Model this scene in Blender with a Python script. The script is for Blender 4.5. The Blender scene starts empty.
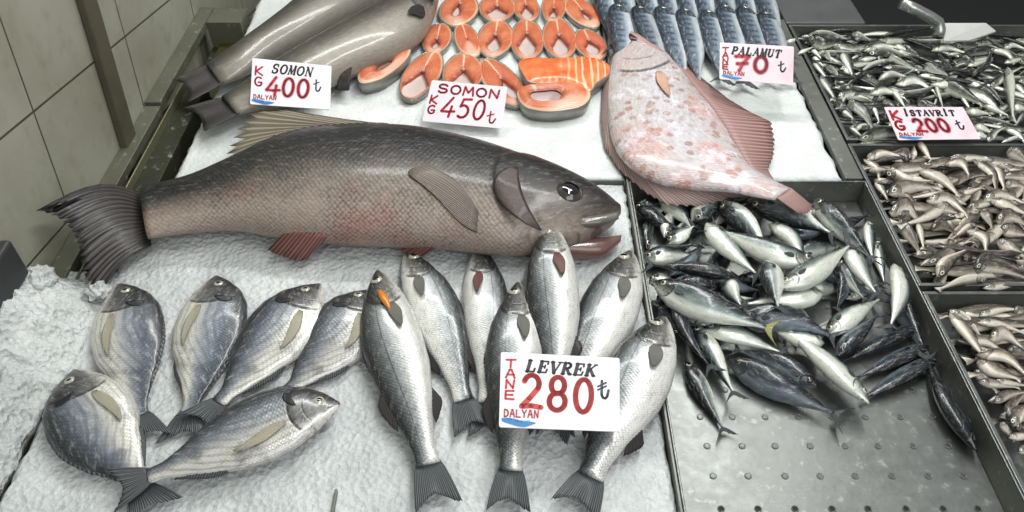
import bpy, bmesh, math, random
from mathutils import Vector, Matrix, noise
rnd = random.Random(7)
PI = math.pi
C = bpy.context.scene.collection

# ---------------------------------------------------------------- camera geometry (display-table frame)
H, PIT, F = .85, math.radians(44.2), 800.0      # eye height above the sloping display, pitch relative to it
TILT = math.radians(10.3)                        # the display slopes down towards the customer
T = Matrix.Translation((0, .152, .7137)) @ Matrix.Rotation(TILT, 4, 'X')

def P(u, v, z=0.0):
    """point of the photograph -> point of the display plane at height z (table frame)"""
    dx = u - 512; dy = F*math.cos(PIT) + (256-v)*math.sin(PIT); dz = -F*math.sin(PIT) + (256-v)*math.cos(PIT)
    t = (H-z)/-dz
    return Vector((dx*t, dy*t, z))

def lin(c):
    return tuple((x/12.92 if x <= .04045 else ((x+.055)/1.055)**2.4) for x in c)
def hexc(h):
    h = h.lstrip('#'); return lin(tuple(int(h[i:i+2], 16)/255 for i in (0, 2, 4))) + (1,)

# ---------------------------------------------------------------- node helpers
class NT:
    def __init__(s, name):
        s.m = bpy.data.materials.new(name); s.m.use_nodes = True
        s.t = s.m.node_tree; s.n = s.t.nodes; s.n.clear()
        s.out = s.n.new('ShaderNodeOutputMaterial'); s.b = s.n.new('ShaderNodeBsdfPrincipled')
        s.t.links.new(s.b.outputs[0], s.out.inputs[0])
    def set(s, inp, v):
        if hasattr(v, 'is_linked') or isinstance(v, bpy.types.NodeSocket): s.t.links.new(v, inp)
        else: inp.default_value = v
    def bsdf(s, **k):
        for a, v in k.items():
            s.set(s.b.inputs[a.replace('_', ' ')], v)
    def math(s, op, a, b=0.0, c=0.0, clamp=False):
        n = s.n.new('ShaderNodeMath'); n.operation = op; n.use_clamp = clamp
        s.set(n.inputs[0], a); s.set(n.inputs[1], b); s.set(n.inputs[2], c); return n.outputs[0]
    def mix(s, f, a, b, typ='MIX'):
        n = s.n.new('ShaderNodeMix'); n.data_type = 'RGBA'; n.blend_type = typ
        s.set(n.inputs[0], f); s.set(n.inputs[6], a); s.set(n.inputs[7], b); return n.outputs[2]
    def ramp(s, f, stops, interp='LINEAR'):
        n = s.n.new('ShaderNodeValToRGB'); n.color_ramp.interpolation = interp
        e = n.color_ramp.elements
        while len(e) < len(stops): e.new(.5)
        for i, (p, c) in enumerate(stops):
            e[i].position = p; e[i].color = hexc(c) if isinstance(c, str) else (c, c, c, 1)
        s.set(n.inputs[0], f); return n.outputs[0]
    def sep(s, v):
        n = s.n.new('ShaderNodeSeparateXYZ'); s.set(n.inputs[0], v); return n.outputs
    def uv(s, name):
        n = s.n.new('ShaderNodeUVMap'); n.uv_map = name; return n.outputs[0]
    def coord(s, w='Object'):
        return s.n.new('ShaderNodeTexCoord').outputs[w]
    def map(s, v, scale=(1, 1, 1), loc=(0, 0, 0), rot=0):
        n = s.n.new('ShaderNodeMapping'); s.set(n.inputs[0], v); n.inputs['Scale'].default_value = scale; n.inputs['Location'].default_value = loc; n.inputs['Rotation'].default_value = (0, 0, rot); return n.outputs[0]
    def noise(s, v, scale, detail=3, rough=.55, dist=0.0):
        n = s.n.new('ShaderNodeTexNoise'); s.set(n.inputs['Vector'], v); n.inputs['Scale'].default_value = scale
        n.inputs['Detail'].default_value = detail; n.inputs['Roughness'].default_value = rough; n.inputs['Distortion'].default_value = dist; return n.outputs[0]
    def voro(s, v, scale, feat='F1', out=0, rnd_=1.0):
        n = s.n.new('ShaderNodeTexVoronoi'); n.inputs['Randomness'].default_value = rnd_; n.feature = feat; s.set(n.inputs['Vector'], v); n.inputs['Scale'].default_value = scale; return n.outputs[out]
    def wave(s, v, scale, axis='X', dist=0.0):
        n = s.n.new('ShaderNodeTexWave'); n.bands_direction = axis; s.set(n.inputs['Vector'], v); n.inputs['Scale'].default_value = scale; n.inputs['Distortion'].default_value = dist; n.inputs['Detail Scale'].default_value = 2; return n.outputs[1]
    def bump(s, h, strength=.5, dist=.001, normal=None):
        n = s.n.new('ShaderNodeBump'); n.inputs['Strength'].default_value = strength; n.inputs['Distance'].default_value = dist
        s.set(n.inputs['Height'], h)
        if normal: s.set(n.inputs['Normal'], normal)
        return n.outputs[0]
    def rand(s):
        return s.n.new('ShaderNodeObjectInfo').outputs['Random']
    def step(s, a, lo, hi):
        n = s.n.new('ShaderNodeMapRange'); n.interpolation_type = 'SMOOTHSTEP'; s.set(n.inputs[0], a); n.inputs[1].default_value = lo; n.inputs[2].default_value = hi; return n.outputs[0]

# ---------------------------------------------------------------- materials
def fish_mat(name, back, upper, side, belly, head, scale=.004, scale_k=.25, bars=0, lines=0, gill=.25, metal=.25, rough=.3,
             eye=None, blush=None, lateral=0, blotch=None, spots=None, headback=None, shift=.06, glint=.45, dark=0, streak=.3, stops=(.05, .30, .50, .72, .90), coat=.45, sat=0):
    m = NT(name)
    pr = m.sep(m.uv('prof')); s, d = pr[0], pr[1]
    uvm = m.uv('UVMap'); ob = m.coord('Object')
    rn = m.rand()
    nz = m.noise(ob, 60, 4)
    big = m.noise(ob, 14, 3)
    dd = m.math('ADD', m.math('ADD', d, dark), m.math('MULTIPLY', m.math('SUBTRACT', big, .5), .22))
    dd = m.math('ADD', dd, m.math('MULTIPLY', m.math('SUBTRACT', rn, .5), shift))
    col = m.ramp(dd, list(zip(stops, (belly, belly, side, upper, back))))
    if blush:
        f = m.math('MULTIPLY', m.step(m.math('SUBTRACT', 1, d), .55, .95), m.step(m.noise(ob, 9, 3), .5, .72))
        col = m.mix(m.math('MULTIPLY', f, .45), col, hexc(blush))
    h = nz
    # scales: rows of offset cells in metric body coordinates
    sc = m.voro(m.map(uvm, (1/scale, 1/scale, 1), (0, 0, 0), PI/4), 1.0, 'F1', 0, .3)
    body = m.step(m.math('ADD', s, m.math('MULTIPLY', m.math('POWER', m.math('ABSOLUTE', m.math('SUBTRACT', d, .5)), 2.0), .35)), gill-.008, gill+.012)
    scm = m.math('MULTIPLY', m.math('MULTIPLY', m.step(sc, .35, .68), body), m.math('ADD', .35, m.step(big, .35, .65)))
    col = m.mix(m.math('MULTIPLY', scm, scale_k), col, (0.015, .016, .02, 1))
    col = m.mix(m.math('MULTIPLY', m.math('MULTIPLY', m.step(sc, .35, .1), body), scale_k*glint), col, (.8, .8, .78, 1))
    if lines:
        w = m.wave(m.map(uvm, (0, 1/lines, 0)), .35, 'Y', .6)
        col = m.mix(m.math('MULTIPLY', m.math('MULTIPLY', m.step(w, .55, .9), body), .28), col, (.05, .06, .08, 1))
    if bars:
        w = m.wave(m.map(pr and m.uv('prof'), (bars, .9, 0)), .32, 'X', 2.2)
        f = m.math('MULTIPLY', m.math('MULTIPLY', m.step(w, .5, .8), body), m.step(d, .45, .62))
        col = m.mix(m.math('MULTIPLY', f, .75), col, hexc(back))
    if lateral:
        f = m.math('SUBTRACT', 1, m.step(m.math('ABSOLUTE', m.math('SUBTRACT', d, m.math('ADD', .6, m.math('MULTIPLY', m.math('SUBTRACT', .9, s), .10)))), .005, .018))
        col = m.mix(m.math('MULTIPLY', m.math('MULTIPLY', f, body), lateral), col, (.02, .02, .022, 1))
    if spots:
        v = m.voro(m.map(ob, (1, 1, .2)), 48, 'F1', 0)
        f = m.math('MULTIPLY', m.step(v, .40, .28), m.step(m.noise(ob, 9, 2), .36, .48))
        col = m.mix(m.math('MULTIPLY', f, .8), col, hexc(spots))
        f = m.math('MULTIPLY', m.step(m.noise(ob, 13, 4), .52, .66), m.step(s, .35, .6))
        col = m.mix(m.math('MULTIPLY', f, .5), col, hexc('#b9837a'))
        f = m.step(m.noise(m.map(ob, (1, 1, 1), (4, 2, 0)), 22, 5, .7), .52, .64)
        col = m.mix(m.math('MULTIPLY', f, .5), col, hexc('#d9d6e2'))
        f = m.step(m.noise(m.map(ob, (1, 1, 1), (9, 2, 0)), 30, 5, .7), .56, .68)
        col = m.mix(m.math('MULTIPLY', f, .4), col, hexc('#8f7a75'))
    if blotch:
        f = m.step(m.noise(ob, 30, 4), .55, .7)
        col = m.mix(m.math('MULTIPLY', f, .5), col, hexc(blotch))
    # head
    hb = m.ramp(m.math('ADD', dd, m.math('MULTIPLY', m.math('SUBTRACT', nz, .5), .25)), [(.06, belly), (.28, head), (.62, headback or back)])
    col = m.mix(m.math('MULTIPLY', m.math('SUBTRACT', 1, body), .9), col, hb)
    hm = m.math('MULTIPLY', m.math('SUBTRACT', 1, body), m.step(m.noise(m.map(m.uv('prof'), (34, 9, 1)), 1.0, 4, .6, 1.2), .5, .66))
    col = m.mix(m.math('MULTIPLY', hm, .6), col, hexc(headback or back))
    hm2 = m.math('MULTIPLY', m.math('SUBTRACT', 1, body), m.step(m.noise(m.map(m.uv('prof'), (22, 12, 1), (3, 5, 0)), 1.0, 3), .6, .75))
    col = m.mix(m.math('MULTIPLY', hm2, .45), col, hexc(belly))
    # gill opening and mouth slit
    gc = m.math('ADD', s, m.math('MULTIPLY', m.math('POWER', m.math('ABSOLUTE', m.math('SUBTRACT', d, .5)), 2.0), .35))
    g1 = m.math('SUBTRACT', 1, m.step(m.math('ABSOLUTE', m.math('SUBTRACT', gc, gill)), .002, .012))
    g1 = m.math('MULTIPLY', g1, m.math('MULTIPLY', m.step(d, .08, .2), m.step(d, .95, .8)))
    g2 = m.math('SUBTRACT', 1, m.step(m.math('ABSOLUTE', m.math('SUBTRACT', gc, gill*.72)), .001, .008))
    g2 = m.math('MULTIPLY', g2, m.math('MULTIPLY', m.step(d, .15, .25), m.step(d, .7, .6)))
    mo = m.math('SUBTRACT', 1, m.step(m.math('ABSOLUTE', m.math('SUBTRACT', m.math('ADD', d, m.math('MULTIPLY', s, 1.6)), .45)), .01, .05))
    mo = m.math('MULTIPLY', mo, m.step(s, .085, .06))
    dark = m.math('MAXIMUM', m.math('MAXIMUM', m.math('MULTIPLY', g1, .85), m.math('MULTIPLY', g2, .5)), m.math('MULTIPLY', mo, .8))
    col = m.mix(dark, col, (.02, .015, .014, 1))
    if eye:
        n = m.n.new('ShaderNodeVectorMath'); n.operation = 'DISTANCE'
        m.set(n.inputs[0], m.map(m.uv('prof'), (1, eye[2], 0))); n.inputs[1].default_value = (eye[0], eye[1]*eye[2], 0)
        e = n.outputs['Value']
        col = m.mix(m.step(e, .052, .042), col, (.75, .74, .66, 1))
        col = m.mix(m.step(e, .032, .025), col, (.008, .008, .01, 1))
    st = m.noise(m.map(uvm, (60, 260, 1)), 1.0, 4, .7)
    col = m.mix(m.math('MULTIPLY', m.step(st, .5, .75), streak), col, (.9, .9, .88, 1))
    col = m.mix(m.math('MULTIPLY', m.step(st, .5, .28), .35), col, (.03, .03, .035, 1))
    val = m.math('ADD', .82, m.math('MULTIPLY', rn, .36))
    n = m.n.new('ShaderNodeHueSaturation'); m.set(n.inputs['Color'], col); m.set(n.inputs['Value'], val); m.set(n.inputs['Saturation'], m.math('ADD', 1-sat, m.math('MULTIPLY', rn, sat*1.5))); col = n.outputs[0]
    hb2 = m.math('ADD', m.math('MULTIPLY', m.math('SUBTRACT', .5, sc), m.math('MULTIPLY', body, 1.0)), m.math('MULTIPLY', nz, .7))
    hb2 = m.math('SUBTRACT', hb2, m.math('MULTIPLY', dark, 1.2))
    m.bsdf(Base_Color=col, Metallic=metal, Roughness=m.math('ADD', rough-.08, m.math('MULTIPLY', m.noise(ob, 45, 3), .22)), Normal=m.bump(hb2, .55, scale*.22))
    m.b.inputs['Coat Weight'].default_value = coat; m.b.inputs['Coat Roughness'].default_value = .14
    m.b.inputs['Subsurface Weight'].default_value = 0
    return m.m

def fin_mat(name, base, tip, ray, rays=22, bmp=.7):
    m = NT(name)
    x = m.sep(m.uv('UVMap'))
    w = m.wave(m.map(m.uv('UVMap'), (rays, .4, 0)), .32, 'X', .5)
    col = m.mix(x[1], hexc(base), hexc(tip))
    col = m.mix(m.math('MULTIPLY', m.step(w, .45, .85), .75), col, hexc(ray))
    m.bsdf(Base_Color=col, Roughness=.5, Normal=m.bump(w, bmp, .0012))
    m.b.inputs['Coat Weight'].default_value = .1; m.b.inputs['Coat Roughness'].default_value = .2
    return m.m

def plain(name, c, rough=.4, metal=0, bump=0, bscale=60, var=0, coat=0):
    m = NT(name); col = hexc(c)
    o = m.coord()
    if var:
        col = m.mix(m.math('MULTIPLY', m.step(m.noise(o, bscale*.3, 4), .35, .7), var), col, tuple(x*.35 for x in col[:3])+(1,))
    m.bsdf(Base_Color=col, Roughness=rough, Metallic=metal)
    m.b.inputs['Coat Weight'].default_value = coat
    if bump: m.bsdf(Normal=m.bump(m.noise(o, bscale, 4), bump, .002))
    return m.m

M = {}
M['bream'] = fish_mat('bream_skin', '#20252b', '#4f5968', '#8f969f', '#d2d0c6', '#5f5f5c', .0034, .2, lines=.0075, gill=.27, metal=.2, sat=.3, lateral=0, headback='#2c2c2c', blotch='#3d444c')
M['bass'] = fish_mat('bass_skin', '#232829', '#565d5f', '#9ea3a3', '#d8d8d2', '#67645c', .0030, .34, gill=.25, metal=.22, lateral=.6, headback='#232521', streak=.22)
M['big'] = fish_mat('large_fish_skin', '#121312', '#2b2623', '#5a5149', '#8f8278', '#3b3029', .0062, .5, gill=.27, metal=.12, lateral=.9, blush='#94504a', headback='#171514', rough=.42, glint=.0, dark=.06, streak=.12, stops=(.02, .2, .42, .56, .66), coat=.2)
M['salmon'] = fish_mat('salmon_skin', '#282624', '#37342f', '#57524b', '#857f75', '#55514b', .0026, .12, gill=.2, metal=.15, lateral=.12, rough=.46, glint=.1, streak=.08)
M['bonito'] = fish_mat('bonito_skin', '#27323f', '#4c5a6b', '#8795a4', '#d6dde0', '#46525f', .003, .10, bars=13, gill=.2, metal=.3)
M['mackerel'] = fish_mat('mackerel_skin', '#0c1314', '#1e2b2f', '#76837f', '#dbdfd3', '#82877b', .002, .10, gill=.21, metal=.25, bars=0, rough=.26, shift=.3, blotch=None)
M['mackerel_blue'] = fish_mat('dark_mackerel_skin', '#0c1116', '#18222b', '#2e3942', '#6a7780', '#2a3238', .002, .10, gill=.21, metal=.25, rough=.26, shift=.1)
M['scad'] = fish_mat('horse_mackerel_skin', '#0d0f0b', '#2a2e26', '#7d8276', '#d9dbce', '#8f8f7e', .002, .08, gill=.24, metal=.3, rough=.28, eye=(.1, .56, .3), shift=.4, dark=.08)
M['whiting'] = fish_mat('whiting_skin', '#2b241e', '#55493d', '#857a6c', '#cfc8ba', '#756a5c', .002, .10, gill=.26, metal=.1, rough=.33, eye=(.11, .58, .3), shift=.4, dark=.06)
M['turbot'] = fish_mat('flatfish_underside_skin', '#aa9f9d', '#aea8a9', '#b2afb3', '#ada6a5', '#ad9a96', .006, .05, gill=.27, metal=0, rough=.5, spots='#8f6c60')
M['fin_grey'] = fin_mat('grey_fin', '#3c4144', '#25282a', '#6b7072', 20)
M['fin_mid'] = fin_mat('olive_grey_fin', '#6b6a62', '#4b4c48', '#8b8a80', 12)
M['fin_pale'] = fin_mat('pale_fin', '#a39c86', '#8b8675', '#cfc8b2', 12)
M['fin_dark'] = fin_mat('dark_fin', '#1f1a19', '#131211', '#433b38', 17)
M['fin_tan'] = fin_mat('tan_fin', '#453f37', '#6f6758', '#9d937f', 15)
M['fin_pink'] = fin_mat('pink_fin', '#94736f', '#623f3b', '#a98a85', 44, .3)
M['fin_fringe'] = fin_mat('fringe_fin', '#c0aba7', '#9c817b', '#54473e', 60, .3)
M['fin_red'] = fin_mat('red_fin', '#6b3d3a', '#4a2b2b', '#8a6059', 12)
M['fin_yellow'] = fin_mat('yellow_fin', '#8d8a55', '#6d6c40', '#b7b27a', 12)
M['iris'] = plain('eye_iris', '#b9b6a4', .15, .3, coat=.6)
M['iris_dark'] = plain('eye_iris_dark', '#3b3631', .12, .1, coat=.8)
M['pupil'] = plain('eye_pupil', '#060607', .08, 0, coat=1)
M['gape'] = plain('mouth_gape', '#3a1f1a', .35, 0, .3, 60, .3, .3)
M['mouth_red'] = plain('mouth_lining', '#6e504b', .3, 0, .4, 60, .5, .5)

def steel(name, c='#7d8080', rough=.38, var=.5, metal=.85, spec=0):
    m = NT(name); o = m.coord()
    n1 = m.noise(o, 7, 5, .65); n2 = m.noise(o, 60, 4, .6); n3 = m.noise(m.map(o, (2, 30, 2)), 6, 3)
    col = m.mix(m.math('MULTIPLY', m.step(n1, .4, .75), var), hexc(c), tuple(x*.35 for x in hexc(c)[:3])+(1,))
    col = m.mix(m.math('MULTIPLY', m.step(n2, .58, .72), .35), col, (.55, .56, .55, 1))
    m.bsdf(Base_Color=col, Metallic=metal, Roughness=m.math('ADD', rough-.1, m.math('MULTIPLY', n2, .3)), Normal=m.bump(m.math('ADD', n2, n3), .25, .0012))
    return m.m
M['steel'] = steel('wet_tray_steel', '#7b7e7b')
M['steel_dark'] = steel('dull_tray_steel', '#74766f', .42, .4, .6)
M['steel_green'] = steel('grimy_rail_steel', '#68695a', .5, .55, .5)
M['steel_olive'] = steel('grimy_gutter_metal', '#35372a', .5, .5, .4)
M['black'] = plain('space_shade_black', '#0b0b0c', .6)  # black colour of the block that stands for shade behind the trays
M['charcoal'] = plain('charcoal_plastic', '#303233', .5, 0, .2, 40, .3)
M['orange'] = plain('orange_tag_plastic', '#d07b1c', .35, 0, .1, 80, .2, .4)
M['hole'] = plain('drain_dark', '#050505', .7)
M['dimple'] = steel('dimple_steel', '#626462', .35, .3)

def ice_mat(name, c1, c2, bs=1.0):
    m = NT(name); o = m.coord()
    n1 = m.noise(o, 9, 4, .6); n2 = m.noise(o, 70, 4, .7); v = m.voro(o, 130)
    h = m.math('ADD', n2, m.math('MULTIPLY', v, .6))
    h = m.math('ADD', h, m.math('MULTIPLY', n1, .8))
    col = m.mix(m.step(n1, .35, .7), hexc(c1), hexc(c2))
    col = m.mix(m.math('MULTIPLY', m.step(n2, .55, .75), .35), col, (.78, .81, .82, 1))
    m.bsdf(Base_Color=col, Roughness=.28, Normal=m.bump(h, .6*bs, .004*bs))
    m.b.inputs['Subsurface Weight'].default_value = .3; m.b.inputs['Subsurface Radius'].default_value = (.01, .012, .014); m.b.inputs['Subsurface Scale'].default_value = .5
    m.b.inputs['IOR'].default_value = 1.31
    return m.m
M['ice'] = ice_mat('crushed_ice', '#c6cac8', '#d9dcda', .8)
M['ice_low'] = ice_mat('melting_ice', '#b8bcbc', '#d4d7d6', 1.4)
M['ice_heap'] = ice_mat('rough_ice', '#b6bab8', '#d2d5d3', 1.8)

def flesh_mat():
    m = NT('salmon_flesh'); u = m.uv('UVMap'); p = m.sep(u); o = m.coord()
    # uv: x = angle/2pi around the slice, y = 0 cavity .. 1 skin
    w = m.wave(m.map(u, (0, 4.2, 0)), 1.0, 'Y', 1.4)
    n = m.noise(o, 40, 4)
    rn = m.rand()
    base = m.mix(rn, hexc('#bf6443'), hexc('#cb8059'))
    col = m.mix(m.step(n, .35, .7), base, hexc('#b9532f'))
    col = m.mix(m.math('MULTIPLY', m.step(w, .8, .97), .35), col, hexc('#eeb593'))
    col = m.mix(m.math('MULTIPLY', m.step(p[1], .84, .95), .8), col, hexc('#ecc8a2'))
    # pale seam up the back of the slice
    f = m.math('SUBTRACT', 1, m.step(m.math('ABSOLUTE', m.math('SUBTRACT', p[0], .25)), .008, .022))
    col = m.mix(m.math('MULTIPLY', f, .75), col, hexc('#f0c9a6'))
    # belly flaps paler, cavity lining
    f = m.math('MULTIPLY', m.step(m.math('ABSOLUTE', m.math('SUBTRACT', p[0], .75)), .16, .05), .75)
    col = m.mix(f, col, hexc('#ddb29b'))
    col = m.mix(m.math('MULTIPLY', m.step(p[1], .32, .02), .75), col, hexc('#8f3f30'))
    col = m.mix(m.math('MULTIPLY', m.step(m.noise(o, 90, 3), .55, .75), .35), col, hexc('#e7b08c'))
    m.bsdf(Base_Color=col, Roughness=.3, Normal=m.bump(m.math('ADD', n, w), .4, .0012))
    m.b.inputs['Subsurface Weight'].default_value = .15; m.b.inputs['Subsurface Radius'].default_value = (.01, .004, .002); m.b.inputs['Subsurface Scale'].default_value = .4
    m.b.inputs['Coat Weight'].default_value = .4; m.b.inputs['Coat Roughness'].default_value = .2
    return m.m
M['flesh'] = flesh_mat()
M['skin_silver'] = plain('salmon_slice_skin', '#8c8b84', .3, .3, .3, 120, .4, .4)
M['bone'] = plain('backbone', '#b98d7a', .4, 0, .3, 200, .4)
M['membrane'] = plain('belly_lining', '#c9b6b0', .35, 0, .4, 60, .25, .3)

def tile_mat():
    m = NT('wall_tiles'); o = m.coord(); x = m.sep(o)
    tw, th = .3278, .1768
    y = m.math('DIVIDE', m.math('SUBTRACT', x[1], 1.0738), tw); z = m.math('DIVIDE', m.math('SUBTRACT', x[2], 1.55-.471), th)
    def line(a, w):
        fr = m.math('ABSOLUTE', m.math('SUBTRACT', m.math('FRACT', m.math('ADD', a, .5+100)), .5))
        return m.math('SUBTRACT', 1, m.step(fr, w*.6, w))
    g = m.math('MAXIMUM', line(y, .0065), line(z, .012))
    n = m.noise(o, 5, 5, .6); n2 = m.noise(o, 26, 4)
    col = m.mix(m.step(n, .3, .7), hexc('#828071'), hexc('#919083'))
    col = m.mix(m.math('MULTIPLY', m.step(n2, .5, .75), .35), col, hexc('#696754'))
    col = m.mix(g, col, hexc('#3c3b30'))
    m.bsdf(Base_Color=col, Roughness=m.math('ADD', .32, m.math('MULTIPLY', n2, .25)), Normal=m.bump(m.math('SUBTRACT', m.math('MULTIPLY', n, .2), g), .5, .002))
    return m.m
M['tile'] = tile_mat()
M['strip'] = plain('brown_strip', '#4a4536', .6, 0, .3, 50, .4)

def card_mat(name, c, c2):
    m = NT(name); o = m.coord(); n = m.noise(o, 22, 3)
    m.bsdf(Base_Color=m.mix(m.step(n, .45, .7), hexc(c), hexc(c2)), Roughness=.22)
    return m.m
M['card'] = card_mat('white_card', '#e6e1e6', '#e3dce2')
M['card_pink'] = card_mat('pinkish_card', '#dfd0d6', '#dcc2cb')
M['ink_black'] = plain('black_ink', '#1c1e22', .5)
M['ink_red'] = plain('red_marker_ink', '#a3182e', .45)
M['ink_crimson'] = plain('bright_red_marker_ink', '#b5322f', .45)
M['ink_halo'] = plain('bled_pink_ink', '#dcb0bb', .5)
M['ink_navy'] = plain('dark_marker_ink', '#22303a', .45)
M['logo_blue'] = plain('logo_blue', '#2f78b4', .4)
M['logo_blue2'] = plain('logo_light_blue', '#62aee0', .4)
M['logo_red'] = plain('logo_red', '#a8474c', .4)

# ---------------------------------------------------------------- object helpers
TOPS = []       # things placed in the table frame; tilted with the display at the end
def link(o, parent=None):
    C.objects.link(o)
    if parent: o.parent = parent
    return o
def mesh_obj(name, verts, faces, mats, parent=None, uv=None, prof=None, fm=None, smooth=True, loc=None):
    me = bpy.data.meshes.new(name); me.from_pydata([tuple(v) for v in verts], [], faces)
    for m in (mats if isinstance(mats, (list, tuple)) else [mats]): me.materials.append(m)
    if uv:
        l = me.uv_layers.new(name='UVMap')
        for lp in me.loops: l.data[lp.index].uv = uv[lp.vertex_index]
    if prof:
        l = me.uv_layers.new(name='prof')
        for lp in me.loops: l.data[lp.index].uv = prof[lp.vertex_index]
    if fm:
        for p, i in zip(me.polygons, fm): p.material_index = i
    if smooth: me.polygons.foreach_set('use_smooth', [True]*len(me.polygons))
    me.update()
    o = bpy.data.objects.new(name, me)
    if loc: o.location = loc
    link(o, parent)
    if not parent: TOPS.append(o)
    return o
def fixn(o):
    bm = bmesh.new(); bm.from_mesh(o.data); bmesh.ops.recalc_face_normals(bm, faces=bm.faces); bm.to_mesh(o.data); bm.free(); return o
def empty(name, loc=(0, 0, 0), rz=0):
    o = bpy.data.objects.new(name, None); o.location = loc; o.rotation_euler = (0, 0, rz); o.empty_display_size = .02
    C.objects.link(o); TOPS.append(o); return o
def tag(o, label=None, cat=None, group=None, kind=None):
    if label: o['label'] = label
    if cat: o['category'] = cat
    if group: o['group'] = group
    if kind: o['kind'] = kind
    return o
def box(name, lo, hi, mat, parent=None, bev=.002):
    bm = bmesh.new(); bmesh.ops.create_cube(bm, size=1)
    for v in bm.verts:
        v.co = Vector([lo[i] + (v.co[i]+.5)*(hi[i]-lo[i]) for i in range(3)])
    if bev: bmesh.ops.bevel(bm, geom=bm.edges[:], offset=bev, segments=2, affect='EDGES', profile=.5)
    me = bpy.data.meshes.new(name); bm.to_mesh(me); bm.free(); me.materials.append(mat)
    o = link(bpy.data.objects.new(name, me), parent)
    if not parent: TOPS.append(o)
    return o
def interp(tab, s):
    if s <= tab[0][0]: return tab[0][1]
    for (a, x), (b, y) in zip(tab, tab[1:]):
        if s <= b:
            t = (s-a)/(b-a); t = t*t*(3-2*t)*.35 + t*.65
            return x + (y-x)*t
    return tab[-1][1]
def catmull(pts, n):
    if len(pts) == 2: pts = [pts[0], (pts[0]+pts[1])/2, pts[1]]
    q = [pts[0]*2-pts[1]] + list(pts) + [pts[-1]*2-pts[-2]]
    out = []
    for k in range(1, len(q)-2):
        a, b, c, d = q[k-1:k+3]
        for i in range(16):
            t = i/16
            out.append(.5*((2*b)+(c-a)*t+(2*a-5*b+4*c-d)*t*t+(3*b-a-3*c+d)*t**3))
    out.append(pts[-1].copy())
    L = [0]
    for a, b in zip(out, out[1:]): L.append(L[-1]+(b-a).length)
    res = []; j = 0
    for i in range(n):
        g = L[-1]*i/(n-1)
        while j < len(L)-2 and L[j+1] < g: j += 1
        t = (g-L[j])/max(1e-9, L[j+1]-L[j]); res.append(out[j].lerp(out[j+1], min(1, max(0, t))))
    return res, L[-1]

# ---------------------------------------------------------------- the fish builder
PROF = {
 'bream': dict(up=[(0, .05), (.03, .24), (.08, .48), (.16, .78), (.27, .97), (.38, 1), (.52, .93), (.68, .70), (.82, .42), (.93, .22), (1, .2)],
               lo=[(0, .05), (.03, .2), (.08, .36), (.17, .62), (.28, .84), (.42, .93), (.56, .86), (.7, .62), (.84, .34), (.93, .2), (1, .2)], th=.30),
 'bass': dict(up=[(0, .08), (.04, .25), (.1, .45), (.18, .68), (.28, .9), (.4, 1), (.55, .96), (.7, .76), (.84, .5), (.94, .34), (1, .36)],
              lo=[(0, .08), (.04, .3), (.1, .52), (.18, .74), (.28, .92), (.42, 1), (.55, .95), (.68, .76), (.8, .5), (.92, .33), (1, .36)], th=.52),
 'mack': dict(up=[(0, .06), (.05, .32), (.12, .6), (.22, .86), (.36, 1), (.52, .93), (.68, .68), (.82, .38), (.94, .14), (1, .12)],
              lo=[(0, .06), (.05, .34), (.12, .62), (.22, .9), (.36, 1), (.52, .9), (.68, .62), (.82, .34), (.94, .13), (1, .12)], th=.72),
 'whit': dict(up=[(0, .12), (.05, .45), (.12, .75), (.22, .95), (.32, 1), (.48, .82), (.65, .56), (.82, .32), (.94, .18), (1, .16)],
              lo=[(0, .1), (.05, .42), (.12, .78), (.24, 1.05), (.36, 1.05), (.5, .78), (.65, .5), (.82, .3), (.94, .17), (1, .16)], th=.8),
 'small': dict(up=[(0, .12), (.05, .45), (.12, .75), (.22, .95), (.34, 1), (.5, .92), (.68, .68), (.84, .44), (.95, .3), (1, .28)],
              lo=[(0, .1), (.05, .42), (.12, .74), (.24, 1.0), (.36, 1.02), (.52, .86), (.68, .6), (.84, .4), (.95, .28), (1, .28)], th=.62),
 'palm': dict(up=[(0, .3), (.05, .6), (.12, .82), (.22, .96), (.36, 1), (.52, .95), (.68, .76), (.82, .48), (.94, .2), (1, .14)],
              lo=[(0, .3), (.05, .6), (.12, .82), (.22, .96), (.36, 1), (.52, .93), (.68, .72), (.82, .42), (.94, .18), (1, .14)], th=.62)}

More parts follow.
